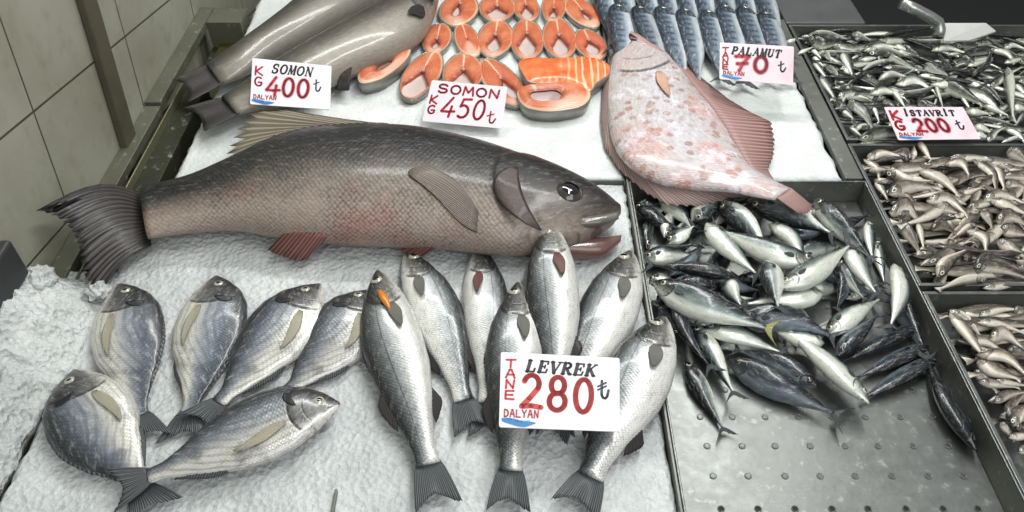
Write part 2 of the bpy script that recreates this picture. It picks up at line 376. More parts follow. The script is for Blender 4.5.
class Fish:
    """lofted body; stations run snout -> tail root. c centre, n dorsal direction, up/lo half heights, th half thickness (all table frame)"""
    def __init__(f, st, zbase, roll=0, N=44, Mr=24, gill=.25, flat=.55):
        f.roll = roll; f.N = N; f.Mr = Mr; f.flat = flat; f.gill = gill
        f.st = st; f.n_st = len(st)
        L = 0; f.arc = [0]
        for a, b in zip(st, st[1:]): L += (b['c']-a['c']).length; f.arc.append(L)
        f.L = L
        mn = min(f.raw(i/(N-1), a)[2]-f.zc(i/(N-1)) for i in range(N) for a in [k*2*PI/Mr for k in range(Mr)])
        f.dz = zbase - mn
        mid = f.at(.5)['c']; d = st[-1]['c']-st[0]['c']
        f.ang = math.atan2(d.y, d.x); f.org = Vector((mid.x, mid.y, zbase + f.zc(.5)))
        f.inv = Matrix.Rotation(-f.ang, 3, 'Z')
    def zc(f, s): return f.at(s)['c'].z
    def at(f, s):
        x = max(0, min(1, s))*(f.n_st-1); i = min(f.n_st-2, int(x)); t = x-i
        a, b = f.st[i], f.st[i+1]
        return {k: (a[k].lerp(b[k], t) if isinstance(a[k], Vector) else a[k]+(b[k]-a[k])*t) for k in a}
    def raw(f, s, a, off=0):
        q = f.at(s); up, lo, th = q['up'], q['lo'], q['th']
        ca, sa = math.cos(a), math.sin(a)
        # rounder back / belly than a plain ellipse, flattened where it lies
        y = (up if ca > 0 else lo)*math.copysign(abs(ca)**.95, ca)
        z = th*math.copysign(abs(sa)**.9, sa)*(f.flat if sa < 0 else 1)
        g = s + .35*(ca*.5)**2
        if sa > 0 and g < f.gill and s > .02: z += th*.085*min(1, (f.gill-g)/.03 + .4 if g > f.gill-.02 else 1)*min(1, s/.06)
        n = q['n']; Z = Vector((0, 0, 1)); cr, sr = math.cos(f.roll), math.sin(f.roll)
        n2 = n*cr + Z*sr; z2 = Z*cr - n*sr
        nn = (n2*ca/max(.2, (up if ca > 0 else lo)/max(th, 1e-6)) + z2*sa)
        if nn.length < 1e-6: nn = z2
        nn.normalize()
        return q['c'] + n2*y + z2*z + nn*off
    def surf(f, s, dv, off=0):
        p = f.raw(s, math.acos(max(-1, min(1, dv))), off); p.z += f.dz; return p
    def loc(f, p): return f.inv @ (p - f.org)
    def root(f, name):
        o = empty(name, f.org, f.ang); return o
    def body(f, mat, parent, name='body', tail=None):
        V, Fc, uv, pr = [], [], [], []
        N, K = f.N, f.Mr
        for i in range(N):
            s = i/(N-1); s = s*.8+.2*s*s if s < 1 else 1
            q = f.at(s); Hm = (q['up']+q['lo'])/2
            for k in range(K):
                a = k*2*PI/K
                p = f.raw(s, a); p.z += f.dz
                V.append(f.loc(p)); a2 = a if a <= PI else 2*PI-a
                uv.append((s*f.L, (1-a2/PI)*(Hm+q['th'])*1.4)); pr.append((s, (math.cos(a)+1)/2))
        if tail:   # small fish: the body runs on into a forked tail in one skin
            ln, H2, fork = tail; q = f.at(1); t = (f.at(1)['c']-f.at(.97)['c']).normalized()
            for j in (1, 2, 3):
                g = j/3
                for k in range(K):
                    a = k*2*PI/K; ca = math.cos(a); w = (q['up']*(1-g)+H2*g)
                    p = q['c'] + q['n']*ca*w + t*(ln*g*(1-fork*(1-abs(ca))*g)) + Vector((0, 0, math.sin(a)*.0012*(1-.5*g)))
                    p.z += f.dz - 0; V.append(f.loc(p)); uv.append((f.L+g*ln, ca*.02)); pr.append((1, .5+ca*.3+.0))
            N += 3
        for i in range(N-1):
            for k in range(K):
                a, b = i*K+k, i*K+(k+1) % K
                Fc.append((a, b, b+K, a+K))
        Fc.append(tuple(range(K))[::-1]); Fc.append(tuple((N-1)*K+k for k in range(K)))
        return fixn(mesh_obj(name, V, Fc, mat, parent, uv, pr))
    def sheet(f, name, grid, mat, parent, th=.0006, nrm=None):
        """thin closed fin from a grid of points (rows across, columns root->tip)"""
        R, K = len(grid), len(grid[0]); V, uv, Fc = [], [], []
        for sgn in (1, -1):
            for i in range(R):
                for j in range(K):
                    n = nrm or Vector((0, 0, 1))
                    V.append(f.loc(grid[i][j] + n*th*sgn*(1.2-j/(K-1)))); uv.append((i/(R-1), j/(K-1)))
        o2 = R*K
        for i in range(R-1):
            for j in range(K-1):
                a = i*K+j; Fc.append((a, a+1, a+K+1, a+K)); Fc.append((o2+a, o2+a+K, o2+a+K+1, o2+a+1))
        for i in range(R-1):
            for j in (0, K-1): a = i*K+j; Fc.append((a, a+K, o2+a+K, o2+a))
        for j in range(K-1):
            for i in (0, R-1): a = i*K+j; Fc.append((a, a+1, o2+a+1, o2+a))
        return fixn(mesh_obj(name, V, Fc, mat, parent, uv))
    def tail_fin(f, mat, parent, ln, spread, fork=.35, rays=26, drop=0, rag=.04, splay=(1, 1), curve=0):
        q = f.at(1); t = (f.at(1)['c']-f.at(.96)['c']).normalized(); g = []
        zc = f.dz + q['th']*.1
        for i in range(rays+1):
            a = -1+2*i/rays; row = []
            w0 = q['up'] if a > 0 else q['lo']; w1 = spread*(splay[0] if a > 0 else splay[1])
            r = 1-rag*rnd.random()
            for j in range(7):
                k = j/6; h = w0*(1-k)+w1*k**.85
                le = ln*(1-fork*(1-abs(a)**1.3)*k)*r
                p = q['c'] - t*.01*f.L + q['n']*(a*h) + t*(le*k) + q['n']*curve*k*k
                p.z += zc + (.0012+.0015*k)*math.sin(i*PI)*(1) + (.0015 if i % 2 else 0)*k - drop*k*k + .004*math.sin(a*3)*k
                row.append(p)
            g.append(row)
        return f.sheet('tail_fin', g, mat, parent)
    def edge_fin(f, name, s0, s1, height, mat, parent, side=1, sweep=.05, spiny=0, rays=20, drop=.6, th=.0006, rag=.05, tipz=None):
        g = []
        for i in range(rays+1):
            a = i/rays; s = s0+(s1-s0)*a; q = f.at(s)
            hgt = height*interp([(0, .15), (.15, .9), (.35, 1), (.8, .6), (1, .25)], a)
            if spiny and i % 2: hgt *= 1-spiny
            hgt *= 1-rag*rnd.random(); row = []
            base = f.surf(s, .97*side); q2 = f.at(min(1, s+sweep)); t = (f.at(min(1, s+.03))['c']-f.at(max(0, s-.03))['c']).normalized()
            for j in range(5):
                k = j/4
                p = base + q['n']*side*(hgt*k-.002) + t*sweep*f.L*k
                p.z = base.z*(1-k)+(base.z*(1-drop)+(f.org.z+.0015)*drop if tipz is None else tipz)*k + (.0008 if i % 2 else 0)
                row.append(p)
            g.append(row)
        return f.sheet(name, g, mat, parent, th)
    def side_fin(f, name, s0, dv0, ln, wid, mat, parent, ang=0.0, off=.0015, rays=10, lift=.004):
        g = []
        for i in range(rays+1):
            a = -1+2*i/rays; row = []
            for j in range(8):
                k = j/7; w = wid*(.28+.72*math.sin(min(1, k*1.15+.1)*PI*.62))*(1-.45*k*k)
                le = ln*(1-.28*abs(a)**2)
                row.append(f.surf(s0+le*k, max(-.97, min(.97, dv0+a*w+ang*k)), off+lift*k*(1-.3*k)+(.0006 if i % 2 else 0)))
            g.append(row)
        return f.sheet(name, g, mat, parent, .0006)
    def eye(f, s, dv, r, parent, iris='iris', bulge=.45, pup=.55):
        p = f.surf(s, dv); e = .01
        a = f.surf(s+e, dv)-f.surf(s-e, dv); b = f.surf(s, dv+e)-f.surf(s, dv-e); n = a.cross(b).normalized()
        if n.z < 0: n = -n
        x = a.normalized(); y = n.cross(x)
        V, Fc, fm = [], [], []; K = 18; R = [0, .3, pup*.97, pup, .8, 1.0, 1.08]; Z = [1, .96, .82, .78, .5, .1, -.35]
        for rr, zz in zip(R[1:], Z[1:]):
            for k in range(K):
                t = 2*PI*k/K; V.append(f.loc(p + (x*math.cos(t)+y*math.sin(t))*r*rr + n*(zz*bulge*r)))
        V.append(f.loc(p+n*bulge*r)); c = len(V)-1
        for k in range(K): Fc.append((k, (k+1) % K, c)); fm.append(1)
        for i in range(len(R)-2):
            for k in range(K):
                Fc.append((i*K+k, i*K+(k+1) % K, (i+1)*K+(k+1) % K, (i+1)*K+k)); fm.append(1 if i < 2 else 0)
        o = mesh_obj('eye', V, Fc, [M[iris], M['pupil']], parent, fm=fm); return fixn(o)

def stations(pts, kind, width, dside, thk=1.0, n=25, z_of=None):
    """centre line points (table frame, z = local base height) -> stations"""
    pr = PROF[kind]; line, L = catmull(pts, n); st = []
    for i, c in enumerate(line):
        s = i/(n-1); t = line[min(n-1, i+1)]-line[max(0, i-1)]; t = Vector((t.x, t.y, 0)).normalized()
        nd = Vector((-t.y, t.x, 0))*dside; w = width/2
        u, l = interp(pr['up'], s)*w, interp(pr['lo'], s)*w
        st.append(dict(c=c.copy(), n=nd, up=u, lo=l, th=(u+l)/2*pr['th']*thk))
    return st

def px_fish(pix, kind, wpx, dside, z0=0.0, z1=None, thk=1.0, tailfrac=.86, n=25):
    """pix: snout, (bends), tail tip in photo pixels; wpx body depth in pixels; z0/z1 base height at head / tail"""
    if z1 is None: z1 = z0
    m = len(pix); mid = pix[m//2]
    # metres per pixel across the body
    a = P(*pix[0]); b = P(*pix[-1]); t = (b-a).normalized(); nn = Vector((-t.y, t.x, 0))
    c = P(*mid); e = .01
    du = project(c+nn*e)-project(c-nn*e); width = wpx*2*e/du.length
    tz = width/2*PROF[kind]['th']*thk
    pts = []
    for i, (u, v) in enumerate(pix):
        k = i/(m-1); zb = z0+(z1-z0)*k; p = P(u, v, zb + tz*(.75 if 0 < i < m-1 else .45)); p.z = zb; pts.append(p)
    line, L = catmull(pts, 40); cut = max(2, int(39*tailfrac))
    line2 = line[:cut+1]
    idx = [line2[round(k*(len(line2)-1)/5)] for k in range(6)]
    return stations(idx, kind, width, dside, thk, n), L*(1-tailfrac), width

def project(p):
    q = p-Vector((0, 0, H)); fw = Vector((0, math.cos(PIT), -math.sin(PIT))); upv = Vector((0, math.sin(PIT), math.cos(PIT)))
    d = q.dot(fw); return Vector((512+F*q.x/d, 256-F*q.dot(upv)/d))

# ================================================================= SETTING
def setting():
    W = []
    def wbox(name, lo, hi, mat, bev=0):
        o = box(name, lo, hi, mat, None, bev); TOPS.remove(o); o['kind'] = 'structure'; W.append(o); return o
    wbox('wall_left', (-.81, -.6, 0), (-.69, 3.6, 2.6), M['tile'])
    wbox('wall_back', (-.81, 3.6, 0), (3.2, 3.7, 2.6), plain('dark_back_wall', '#181818', .7))
    wbox('floor', (-.81, -.9, -.1), (3.2, 3.7, 0), plain('dark_wet_floor', '#232322', .35, 0, .3, 12, .4))
    s = wbox('trim_1', (-.69, 1.273, .5), (-.675, 1.316, 2.4), M['strip'], .003)
    return W
setting()

def edge_noise(x, y, z, k): return noise.noise(Vector((x*k, y*k, z*k)))
def ice_slab(name, x0, x1, y0, y1, mat, label, depth=.05, amp=.005, jag=.004, step=.0075):
    nx, ny = int((x1-x0)/step)+1, int((y1-y0)/step)+1; V, Fc = [], []
    for j in range(ny):
        for i in range(nx):
            x = x0+(x1-x0)*i/(nx-1); y = y0+(y1-y0)*j/(ny-1)
            ed = min(x-x0, x1-x, y-y0, y1-y)
            z = amp*(noise.fractal(Vector((x*14, y*14, 3)), 1, 2, 4)) - .003 + amp*.35*noise.noise(Vector((x*90, y*90, 0)))
            if ed < .006: z -= .007
            if i in (0, nx-1): x += jag*noise.noise(Vector((0, y*60, x)))
            if j in (0, ny-1): y += jag*.5*noise.noise(Vector((x*60, 0, y)))
            V.append((x, y, z))
    for j in range(ny-1):
        for i in range(nx-1):
            a = j*nx+i; Fc.append((a, a+1, a+nx+1, a+nx))
    ring = [i for i in range(nx)] + [j*nx+nx-1 for j in range(1, ny)] + [(ny-1)*nx+i for i in range(nx-2, -1, -1)] + [j*nx for j in range(ny-2, 0, -1)]
    b0 = len(V)
    for r in ring: V.append((V[r][0], V[r][1], -depth))
    R = len(ring)
    for k in range(R): Fc.append((ring[k], b0+k, b0+(k+1) % R, ring[(k+1) % R]))
    Fc.append(tuple(b0+k for k in range(R)))
    o = fixn(mesh_obj(name, V, Fc, mat)); tag(o, label, 'ice', None, 'stuff'); return o
ice_slab('ice_bed', -.598, .190, .29, 1.056, M['ice_low'], 'flat bed of crushed ice under the bream, the bass and the large dark fish', amp=.0045)
ice_slab('ice_bed', -.577, .193, 1.064, 1.92, M['ice'], 'bright flat ice bed under the whole salmon and the salmon steaks', amp=.0035)
ice_slab('ice_bed', .2, .562, 1.064, 1.92, M['ice'], 'bright flat ice bed under the flatfish and the rows of bonito', amp=.0035, jag=.005)

def ice_heap():
    V, Fc = [], []; x0, x1, y0, y1 = -.688, -.601, .29, .84; nx, ny = 44, 170
    def hz(x, y):
        a = (x-x0)/(x1-x0)
        h = .068*(1-a**1.6)
        f = 1
        if y > .735: f = max(0, 1-((y-.735)/.09)**2)
        h *= f*(.85+.3*noise.noise(Vector((x*20, y*20, 1)))) 
        h += .011*noise.fractal(Vector((x*40, y*40, 5)), .8, 2, 4)*f + .004*abs(noise.noise(Vector((x*150, y*150, 2))))
        return max(-.004, h)
    for j in range(ny):
        for i in range(nx):
            x = x0+(x1-x0)*i/(nx-1); y = y0+(y1-y0)*j/(ny-1); x += (.012*min(1, max(0, (y-.62)/.06))+.004*noise.noise(Vector((0, y*30, 4))))*i/(nx-1); V.append((x+.003*noise.noise(Vector((y*40, x*40, 9))) if 0 < i < nx-1 else x, y, hz(x, y)))
    for j in range(ny-1):
        for i in range(nx-1):
            a = j*nx+i; Fc.append((a, a+1, a+nx+1, a+nx))
    ring = [i for i in range(nx)] + [j*nx+nx-1 for j in range(1, ny)] + [(ny-1)*nx+i for i in range(nx-2, -1, -1)] + [j*nx for j in range(ny-2, 0, -1)]
    b0 = len(V)
    for r in ring: V.append((V[r][0], V[r][1], -.012))
    R = len(ring)
    for k in range(R): Fc.append((ring[k], b0+k, b0+(k+1) % R, ring[(k+1) % R]))
    Fc.append(tuple(b0+k for k in range(R)))
    tag(fixn(mesh_obj('ice_heap', V, Fc, M['ice_heap'])), 'rough heap of crushed ice against the tiled wall beside the bream', 'ice', None, 'stuff')
ice_heap()
def lump(p, r, seed):
    bm = bmesh.new(); bmesh.ops.create_icosphere(bm, subdivisions=4, radius=1)
    for v in bm.verts:
        n = v.co.normalized(); k = 1+.35*noise.fractal(n*2.2+Vector((seed, 0, 0)), .9, 2, 4)
        v.co = Vector((n.x*r[0], n.y*r[1], n.z*r[2]))*k
    me = bpy.data.meshes.new('ice_chunk'); bm.to_mesh(me); bm.free(); me.materials.append(M['ice_heap']); me.polygons.foreach_set('use_smooth', [True]*len(me.polygons))
    o = bpy.data.objects.new('ice_chunk', me); o.location = p; link(o); TOPS.append(o); return o
for u, v, z, r, sd, lb in ((38, 282, .03, (.024, .024, .02), 3, 'larger loose lump of ice on top of the rough ice heap by the wall'),
                       (98, 290, .012, (.016, .016, .012), 8, 'small lump of ice at the tail of the large dark fish')):
    o = lump(P(u, v, z), r, sd); tag(o, lb, 'ice')

# rail and gutter along the wall
r = empty('drain_rail', (-.64, .8, 0)); tag(r, 'grimy steel drain rail running along the tiled wall', 'rail')
def rbox(n, lo, hi, m, b=.001):
    o = box(n, [lo[0]+.64, lo[1]-.8, lo[2]], [hi[0]+.64, hi[1]-.8, hi[2]], m, r, b); return o
rbox('outer_lip', (-.689, .735, -.01), (-.659, 1.272, .006), M['steel_green'])
rbox('outer_lip', (-.689, 1.275, -.006), (-.659, 1.65, .012), M['steel_green'])
rbox('gutter', (-.659, .29, -.06), (-.6445, 1.65, -.05), M['steel_olive'])
rbox('inner_lip', (-.6445, .29, -.04), (-.6415, 1.37, .004), plain('worn_lip_edge', '#77775f', .4, .6))
rbox('side_plate', (-.6415, .29, -.05), (-.603, 1.37, -.012), M['steel_olive'])
rbox('end_plate', (-.659, 1.585, -.05), (-.585, 1.65, .010), M['steel_green'])
rbox('drain_box', (-.640, 1.37, -.09), (-.58, 1.585, -.04), plain('olive_drain_box', '#3d4016', .5, .2, .2, 30, .4))
o = box('support_frame', (-.68, .29, -.74), (1.2, 1.60, -.10), M['steel_dark']); tag(o, 'dark steel frame carrying the ice beds and fish trays', 'display stand')
o = box('plastic_crate', (-.688, .70, .055), (-.672, .785, .118), M['charcoal'], None, .004); tag(o, 'dark grey plastic crate corner standing above the ice heap at the wall', 'crate')
# thin steel dividers between beds
def div(lo, hi, lb):
    o = box('divider', lo, hi, M['steel_dark'], None, .0006); tag(o, lb, 'divider')
div((.192, .29, -.05), (.1955, 1.056, .004), 'thin steel divider between the bass ice bed and the mackerel tray')
div((-.577, 1.0585, -.05), (.19, 1.0615, -.001), 'thin steel divider under the snout of the large dark fish')
div((.1945, 1.064, -.05), (.1985, 1.92, .003), 'thin steel divider between the salmon steaks and the bonito rows')
div((-.207, .29, -.05), (-.204, .48, .004), 'short steel edge poking out of the ice beside the leftmost bass')
o = box('edge_strip', (.566, 1.064, -.012), (.596, 1.62, -.001), M['steel_dark'], None, .001); tag(o, 'flat grey steel strip between the bonito ice and the horse mackerel tray', 'steel strip')

def tray(name, x0, x1, y0, y1, depth, label, rim=.012, mat='steel', wallmat='steel_dark', fm=None):
    r = empty(name, ((x0+x1)/2, (y0+y1)/2, -depth)); tag(r, label, 'tray')
    cx, cy = (x0+x1)/2, (y0+y1)/2
    def b(n, lo, hi, m, bev=.001): return box(n, (lo[0]-cx, lo[1]-cy, lo[2]+depth), (hi[0]-cx, hi[1]-cy, hi[2]+depth), M[m], r, bev)
    b('tray_floor', (x0, y0, -depth-.003), (x1, y1, -depth), mat)
    t = .002
    b('side_wall', (x0-t, y0, -depth), (x0, y1, 0), wallmat, 0); b('side_wall', (x1, y0, -depth), (x1+t, y1, 0), wallmat, 0)
    b('back_wall', (x0, y1, -depth), (x1, y1+t, 0), wallmat, 0); b('front_wall', (x0, y0-t, -depth), (x1, y0, 0), wallmat, 0)
    b('rim', (x0-rim, y1, 0), (x1+rim, y1+rim, .003), 'steel'); b('rim', (x0-rim, y0-rim, 0), (x1+rim, y0, .003), 'steel')
    b('rim', (x0-rim, y0, 0), (x0, y1, .003), 'steel'); b('rim', (x1, y0, 0), (x1+rim, y1, .003), 'steel')
    return r
mt = tray('fish_tray', .1995, .592, .38, 1.050, .04, 'perforated steel tray holding the large mackerel', .003)
tray('fish_tray', .604, 1.22, 1.175, 1.583, .04, 'back steel tray heaped with small horse mackerel', .006)
tray('fish_tray', .602, 1.16, .815, 1.152, .04, 'middle steel tray heaped with brown whiting', .006)
tray('fish_tray', .602, 1.06, .38, .792, .04, 'front steel tray of whiting below the middle whiting tray', .006)
# drain holes of the mackerel tray
def disc(name, r, mat, parent, loc):
    bm = bmesh.new(); bmesh.ops.create_cone(bm, cap_ends=True, segments=20, radius1=r, radius2=r*.8, depth=.0012)
    me = bpy.data.meshes.new(name); bm.to_mesh(me); bm.free(); me.materials.append(mat)
    o = bpy.data.objects.new(name, me); o.location = loc; return link(o, parent)
def ring(name, r, r2, mat, parent, loc):
    V, Fc = [], []; K, Q = 20, 8
    for i in range(K):
        for j in range(Q):
            a, b = 2*PI*i/K, 2*PI*j/Q; V.append(((r+r2*math.cos(b))*math.cos(a), (r+r2*math.cos(b))*math.sin(a), r2*.8*math.sin(b)))
            Fc.append((i*Q+j, ((i+1) % K)*Q+j, ((i+1) % K)*Q+(j+1) % Q, i*Q+(j+1) % Q))
    return fixn(mesh_obj(name, V, Fc, mat, parent, loc=loc))
rows = [(509, [721, 758, 795, 832, 868, 906, 943, 978]), (476, [713, 748, 785, 820, 855, 892, 928, 963]), (446, [707, 742, 775, 810, 845, 878, 913, 948]),
        (417, [700, 732, 765, 798, 832, 865, 900, 932]), (390, [725, 757, 880, 912])]
for v, us in rows:
    for u in us:
        p = P(u, v, -.04); l = (p.x-(.1995+.592)/2, p.y-.715, .0008)
        h = ring('drain_hole', .0038, .0007, M['steel'] if v != 509 else M['dimple'], mt, l)
        disc('hole_pit', .0037, M['hole'] if v == 509 else M['dimple'], h, (0, 0, -.0002))  # like holes; far rows get paler pits, reflection put into the colour

# background: grey housing and black block as painted shade behind the trays, scoop
o = box('equipment_housing', (.60, 1.61, -.25), (.775, 2.0, -.004), plain('grey_housing_paint', '#5a5c5c', .4, .2, .1, 30, .3), None, .004); tag(o, 'dark grey metal housing behind the left end of the horse mackerel tray', 'housing')
o = box('shade_block', (.80, 1.66, -1.03), (1.85, 2.4, -.12), M['black'], None, .006); tag(o, 'black block standing in for the shadowed space behind the horse mackerel tray', 'box')  # added block, its black stands for the shadowed space there
def tube(name, pts, r, mat, parent, K=14, inner=False):
    V, Fc = [], []; n = len(pts)
    for i, p in enumerate(pts):
        t = (pts[min(n-1, i+1)]-pts[max(0, i-1)]).normalized(); x = t.orthogonal().normalized()
        if i: x = (px - t*px.dot(t)).normalized()
        px = x; y = t.cross(x); rr = r[i] if isinstance(r, list) else r
        for k in range(K): a = 2*PI*k/K; V.append(p+(x*math.cos(a)+y*math.sin(a))*rr)
    for i in range(n-1):
        for k in range(K): Fc.append((i*K+k, i*K+(k+1) % K, (i+1)*K+(k+1) % K, (i+1)*K+k))
    Fc.append(tuple(range(K))[::-1]); Fc.append(tuple((n-1)*K+k for k in range(K)))
    return fixn(mesh_obj(name, V, Fc, mat, parent))
sr = empty('fish_scoop', P(960, 36, .03)); tag(sr, 'steel fish scoop with bent tube handle on the horse mackerel heap', 'scoop')
O = sr.location.copy()
tube('handle', [P(901, 3, .085)-O, P(915, 9, .075)-O, P(930, 17, .062)-O, P(938, 22, .052)-O, P(940, 30, .038)-O, P(938, 37, .028)-O], .0115, steel('scoop_steel', '#a5a8a4', .25, .4), sr)
bl = [P(941, 23, .045)-O, P(986, 23, .05)-O, P(996, 31, .04)-O, P(970, 40, .028)-O, P(944, 41, .026)-O]
V = [*bl, *[q-Vector((0, 0, .003)) for q in bl]]
fixn(mesh_obj('blade', V, [(0, 1, 2, 3, 4), (9, 8, 7, 6, 5)]+[(i, (i+1) % 5, 5+(i+1) % 5, 5+i) for i in range(5)], steel('blade_steel', '#d9dad6', .3, .1, .5), sr, smooth=False))

# ================================================================= BIG SINGLE FISH
def paired(pairs, th, n=40, z=0.0, zt=0.0):
    """pairs of (dorsal px, ventral px) -> stations, th list of half thickness per pair"""
    cs, ds = [], []
    for k, ((a, b), t) in enumerate(zip(pairs, th)):
        zz = zt*(k/(len(th)-1))**2; A = P(a[0], a[1], z+t+zz); B = P(b[0], b[1], z+t*.7+zz); A.z = B.z = zz
        cs.append((A+B)/2); ds.append(A-B)
    K = len(cs)
    def cat(seq, n):
        q = [seq[0]*2-seq[1]]+seq+[seq[-1]*2-seq[-2]]; out = []
        for i in range(n):
            x = i/(n-1)*(K-1); k = min(K-2, int(x)); t = x-k; a, b, c, d = q[k:k+4]
            out.append(.5*((2*b)+(c-a)*t+(2*a-5*b+4*c-d)*t*t+(3*b-a-3*c+d)*t**3))
        return out
    C_, D_ = cat(cs, n), cat(ds, n); TH = cat(list(th), n); st = []
    for c, d, t in zip(C_, D_, TH):
        h = d.length/2; st.append(dict(c=c+Vector((0, 0, z)), n=d.normalized(), up=h, lo=h, th=t))
    # arc-length reparametrise
    line = [s['c'] for s in st]; L = [0]
    for a, b in zip(line, line[1:]): L.append(L[-1]+(b-a).length)
    out = []; j = 0
    for i in range(n):
        g = L[-1]*i/(n-1)
        while j < n-2 and L[j+1] < g: j += 1
        t = min(1, max(0, (g-L[j])/max(1e-9, L[j+1]-L[j]))); a, b = st[j], st[j+1]
        out.append({k: (a[k].lerp(b[k], t) if isinstance(a[k], Vector) else a[k]+(b[k]-a[k])*t) for k in a})
    return out

def big_fish():
    pairs = [((618, 220), (619, 228)), ((606, 205), (608, 238)), ((587, 188), (584, 246)), ((560, 171), (552, 250)), ((522, 153), (508, 252)), ((470, 135), (455, 245)), ((410, 123), (402, 242)),
             ((345, 123), (340, 241)), ((285, 134), (282, 238)), ((235, 161), (238, 235)), ((195, 182), (202, 240)), ((165, 192), (172, 246)), ((146, 197), (153, 250))]
    th = [.008, .022, .034, .045, .056, .06, .06, .056, .048, .036, .026, .02, .018]
    f = Fish(paired(pairs, th, 50), .0, 0, 90, 44, .27, .6)
    r = f.root('bass_large'); r.name = 'large_fish'
    tag(r, 'very large dark brown-grey fish lying across the ice above the bream and bass', 'fish')
    f.body(M['big'], r)
    f.eye(.108, -.06, .0205, r, 'iris_dark', .38, .68)
    # tail: fan drooping over the rail
    q = f.at(1); g = []
    tips = [P(36, 211, .112), P(47, 213, .10), P(60, 219, .085), P(70, 228, .075), P(76, 238, .065), P(80, 250, .055), P(82, 264, .04), P(86, 278, .03), P(92, 286, .022), P(106, 285, .015)]
    a0 = f.surf(1, .95); b0 = f.surf(1, -.95); a0.z = b0.z = .02
    R = 54
    for i in range(R+1):
        a = i/R; x = a*(len(tips)-1); k = min(len(tips)-2, int(x)); tp = tips[k].lerp(tips[k+1], x-k)
        b = a0.lerp(b0, a); row = []
        if i % 3 == 1: tp = tp.lerp(b, .07+.05*rnd.random())
        for j in range(9):
            t = j/8; p = b.lerp(tp, t); p += Vector((0, .030*math.sin(t*PI)*(1-a)**2, 0)); p.z += (.002 if i % 2 else 0)*t + .012*math.sin(t*PI)
            row.append(p)
        g.append(row)
    f.sheet('tail_fin', g, M['fin_dark'], r, .0012)
    # second dorsal fin, tan with free spiny edge
    g = []; R = 26
    tp = [P(314, 124, .05), P(300, 112, .05), P(275, 109, .04), P(250, 110, .035), P(240, 124, .03), P(232, 140, .025), P(226, 155, .02), P(221, 170, .018)]
    for i in range(R+1):
        a = i/R; b = f.surf(.50+.245*a, .9); x = a*(len(tp)-1); k = min(len(tp)-2, int(x)); t2 = tp[k].lerp(tp[k+1], x-k)
        if i % 2: t2 = t2.lerp(b, .12+.12*rnd.random())
        g.append([b.lerp(t2, j/6) + Vector((0, 0, .001*(i % 2))) for j in range(7)])
    f.sheet('dorsal_fin', g, M['fin_tan'], r, .0008)
    # folded first dorsal along the back
    f.edge_fin('dorsal_fin', .27, .5, .012, M['fin_dark'], r, 1, .03, .5, 16, .2)
    f.side_fin('pectoral_fin', .285, -.80, .16, .27, fin_mat('brown_grey_fin', '#564b44', '#6a5f58', '#857a72', 16), r, .52, .001, 14, .002)
    f.edge_fin('anal_fin', .60, .70, .03, M['fin_red'], r, -1, .05, .1, 16, .7)
    gm = plain('gill_plate_skin', '#3a2b24', .5, 0, .6, 90, .7, .05)
    g = [[f.surf(.185+.062*j/7*(1-.93*(a/6)**2)+.03*(a/6)+.012*(1-(a/6)**2), -.36+.52*a/6, .0002+.002*j/7) for j in range(8)] for a in range(-6, 7)]
    f.sheet('gill_cover', g, gm, r, .0005)
    f.edge_fin('pelvic_fin', .33, .40, .02, M['fin_red'], r, -1, .06, .1, 12, .7)
    # lower jaw hanging open: own little loft
    jp = [((621, 240), (620, 246)), ((606, 239), (604, 257)), ((580, 240), (578, 258)), ((550, 240), (545, 256)), ((520, 238), (515, 252))]
    st = paired(jp, [.006, .014, .018, .02, .02], 20)
    j = Fish(st, .0, 0, 26, 20, .0, .7); j.org = f.org; j.inv = f.inv
    j.body(M['mouth_red'], r, 'lower_jaw')
    # maxilla plate
    jp = [((615, 226), (617, 233)), ((600, 228), (601, 238)), ((582, 231), (582, 240)), ((570, 234), (570, 240))]
    st = paired(jp, [.004, .008, .009, .005], 16, .024)
    j = Fish(st, .024, 0, 18, 14, .0, .9); j.org = f.org; j.inv = f.inv
    j.body(plain('jaw_plate', '#6a645d', .3, .1, .3, 90, .5, .5), r, 'upper_jaw')
big_fish()

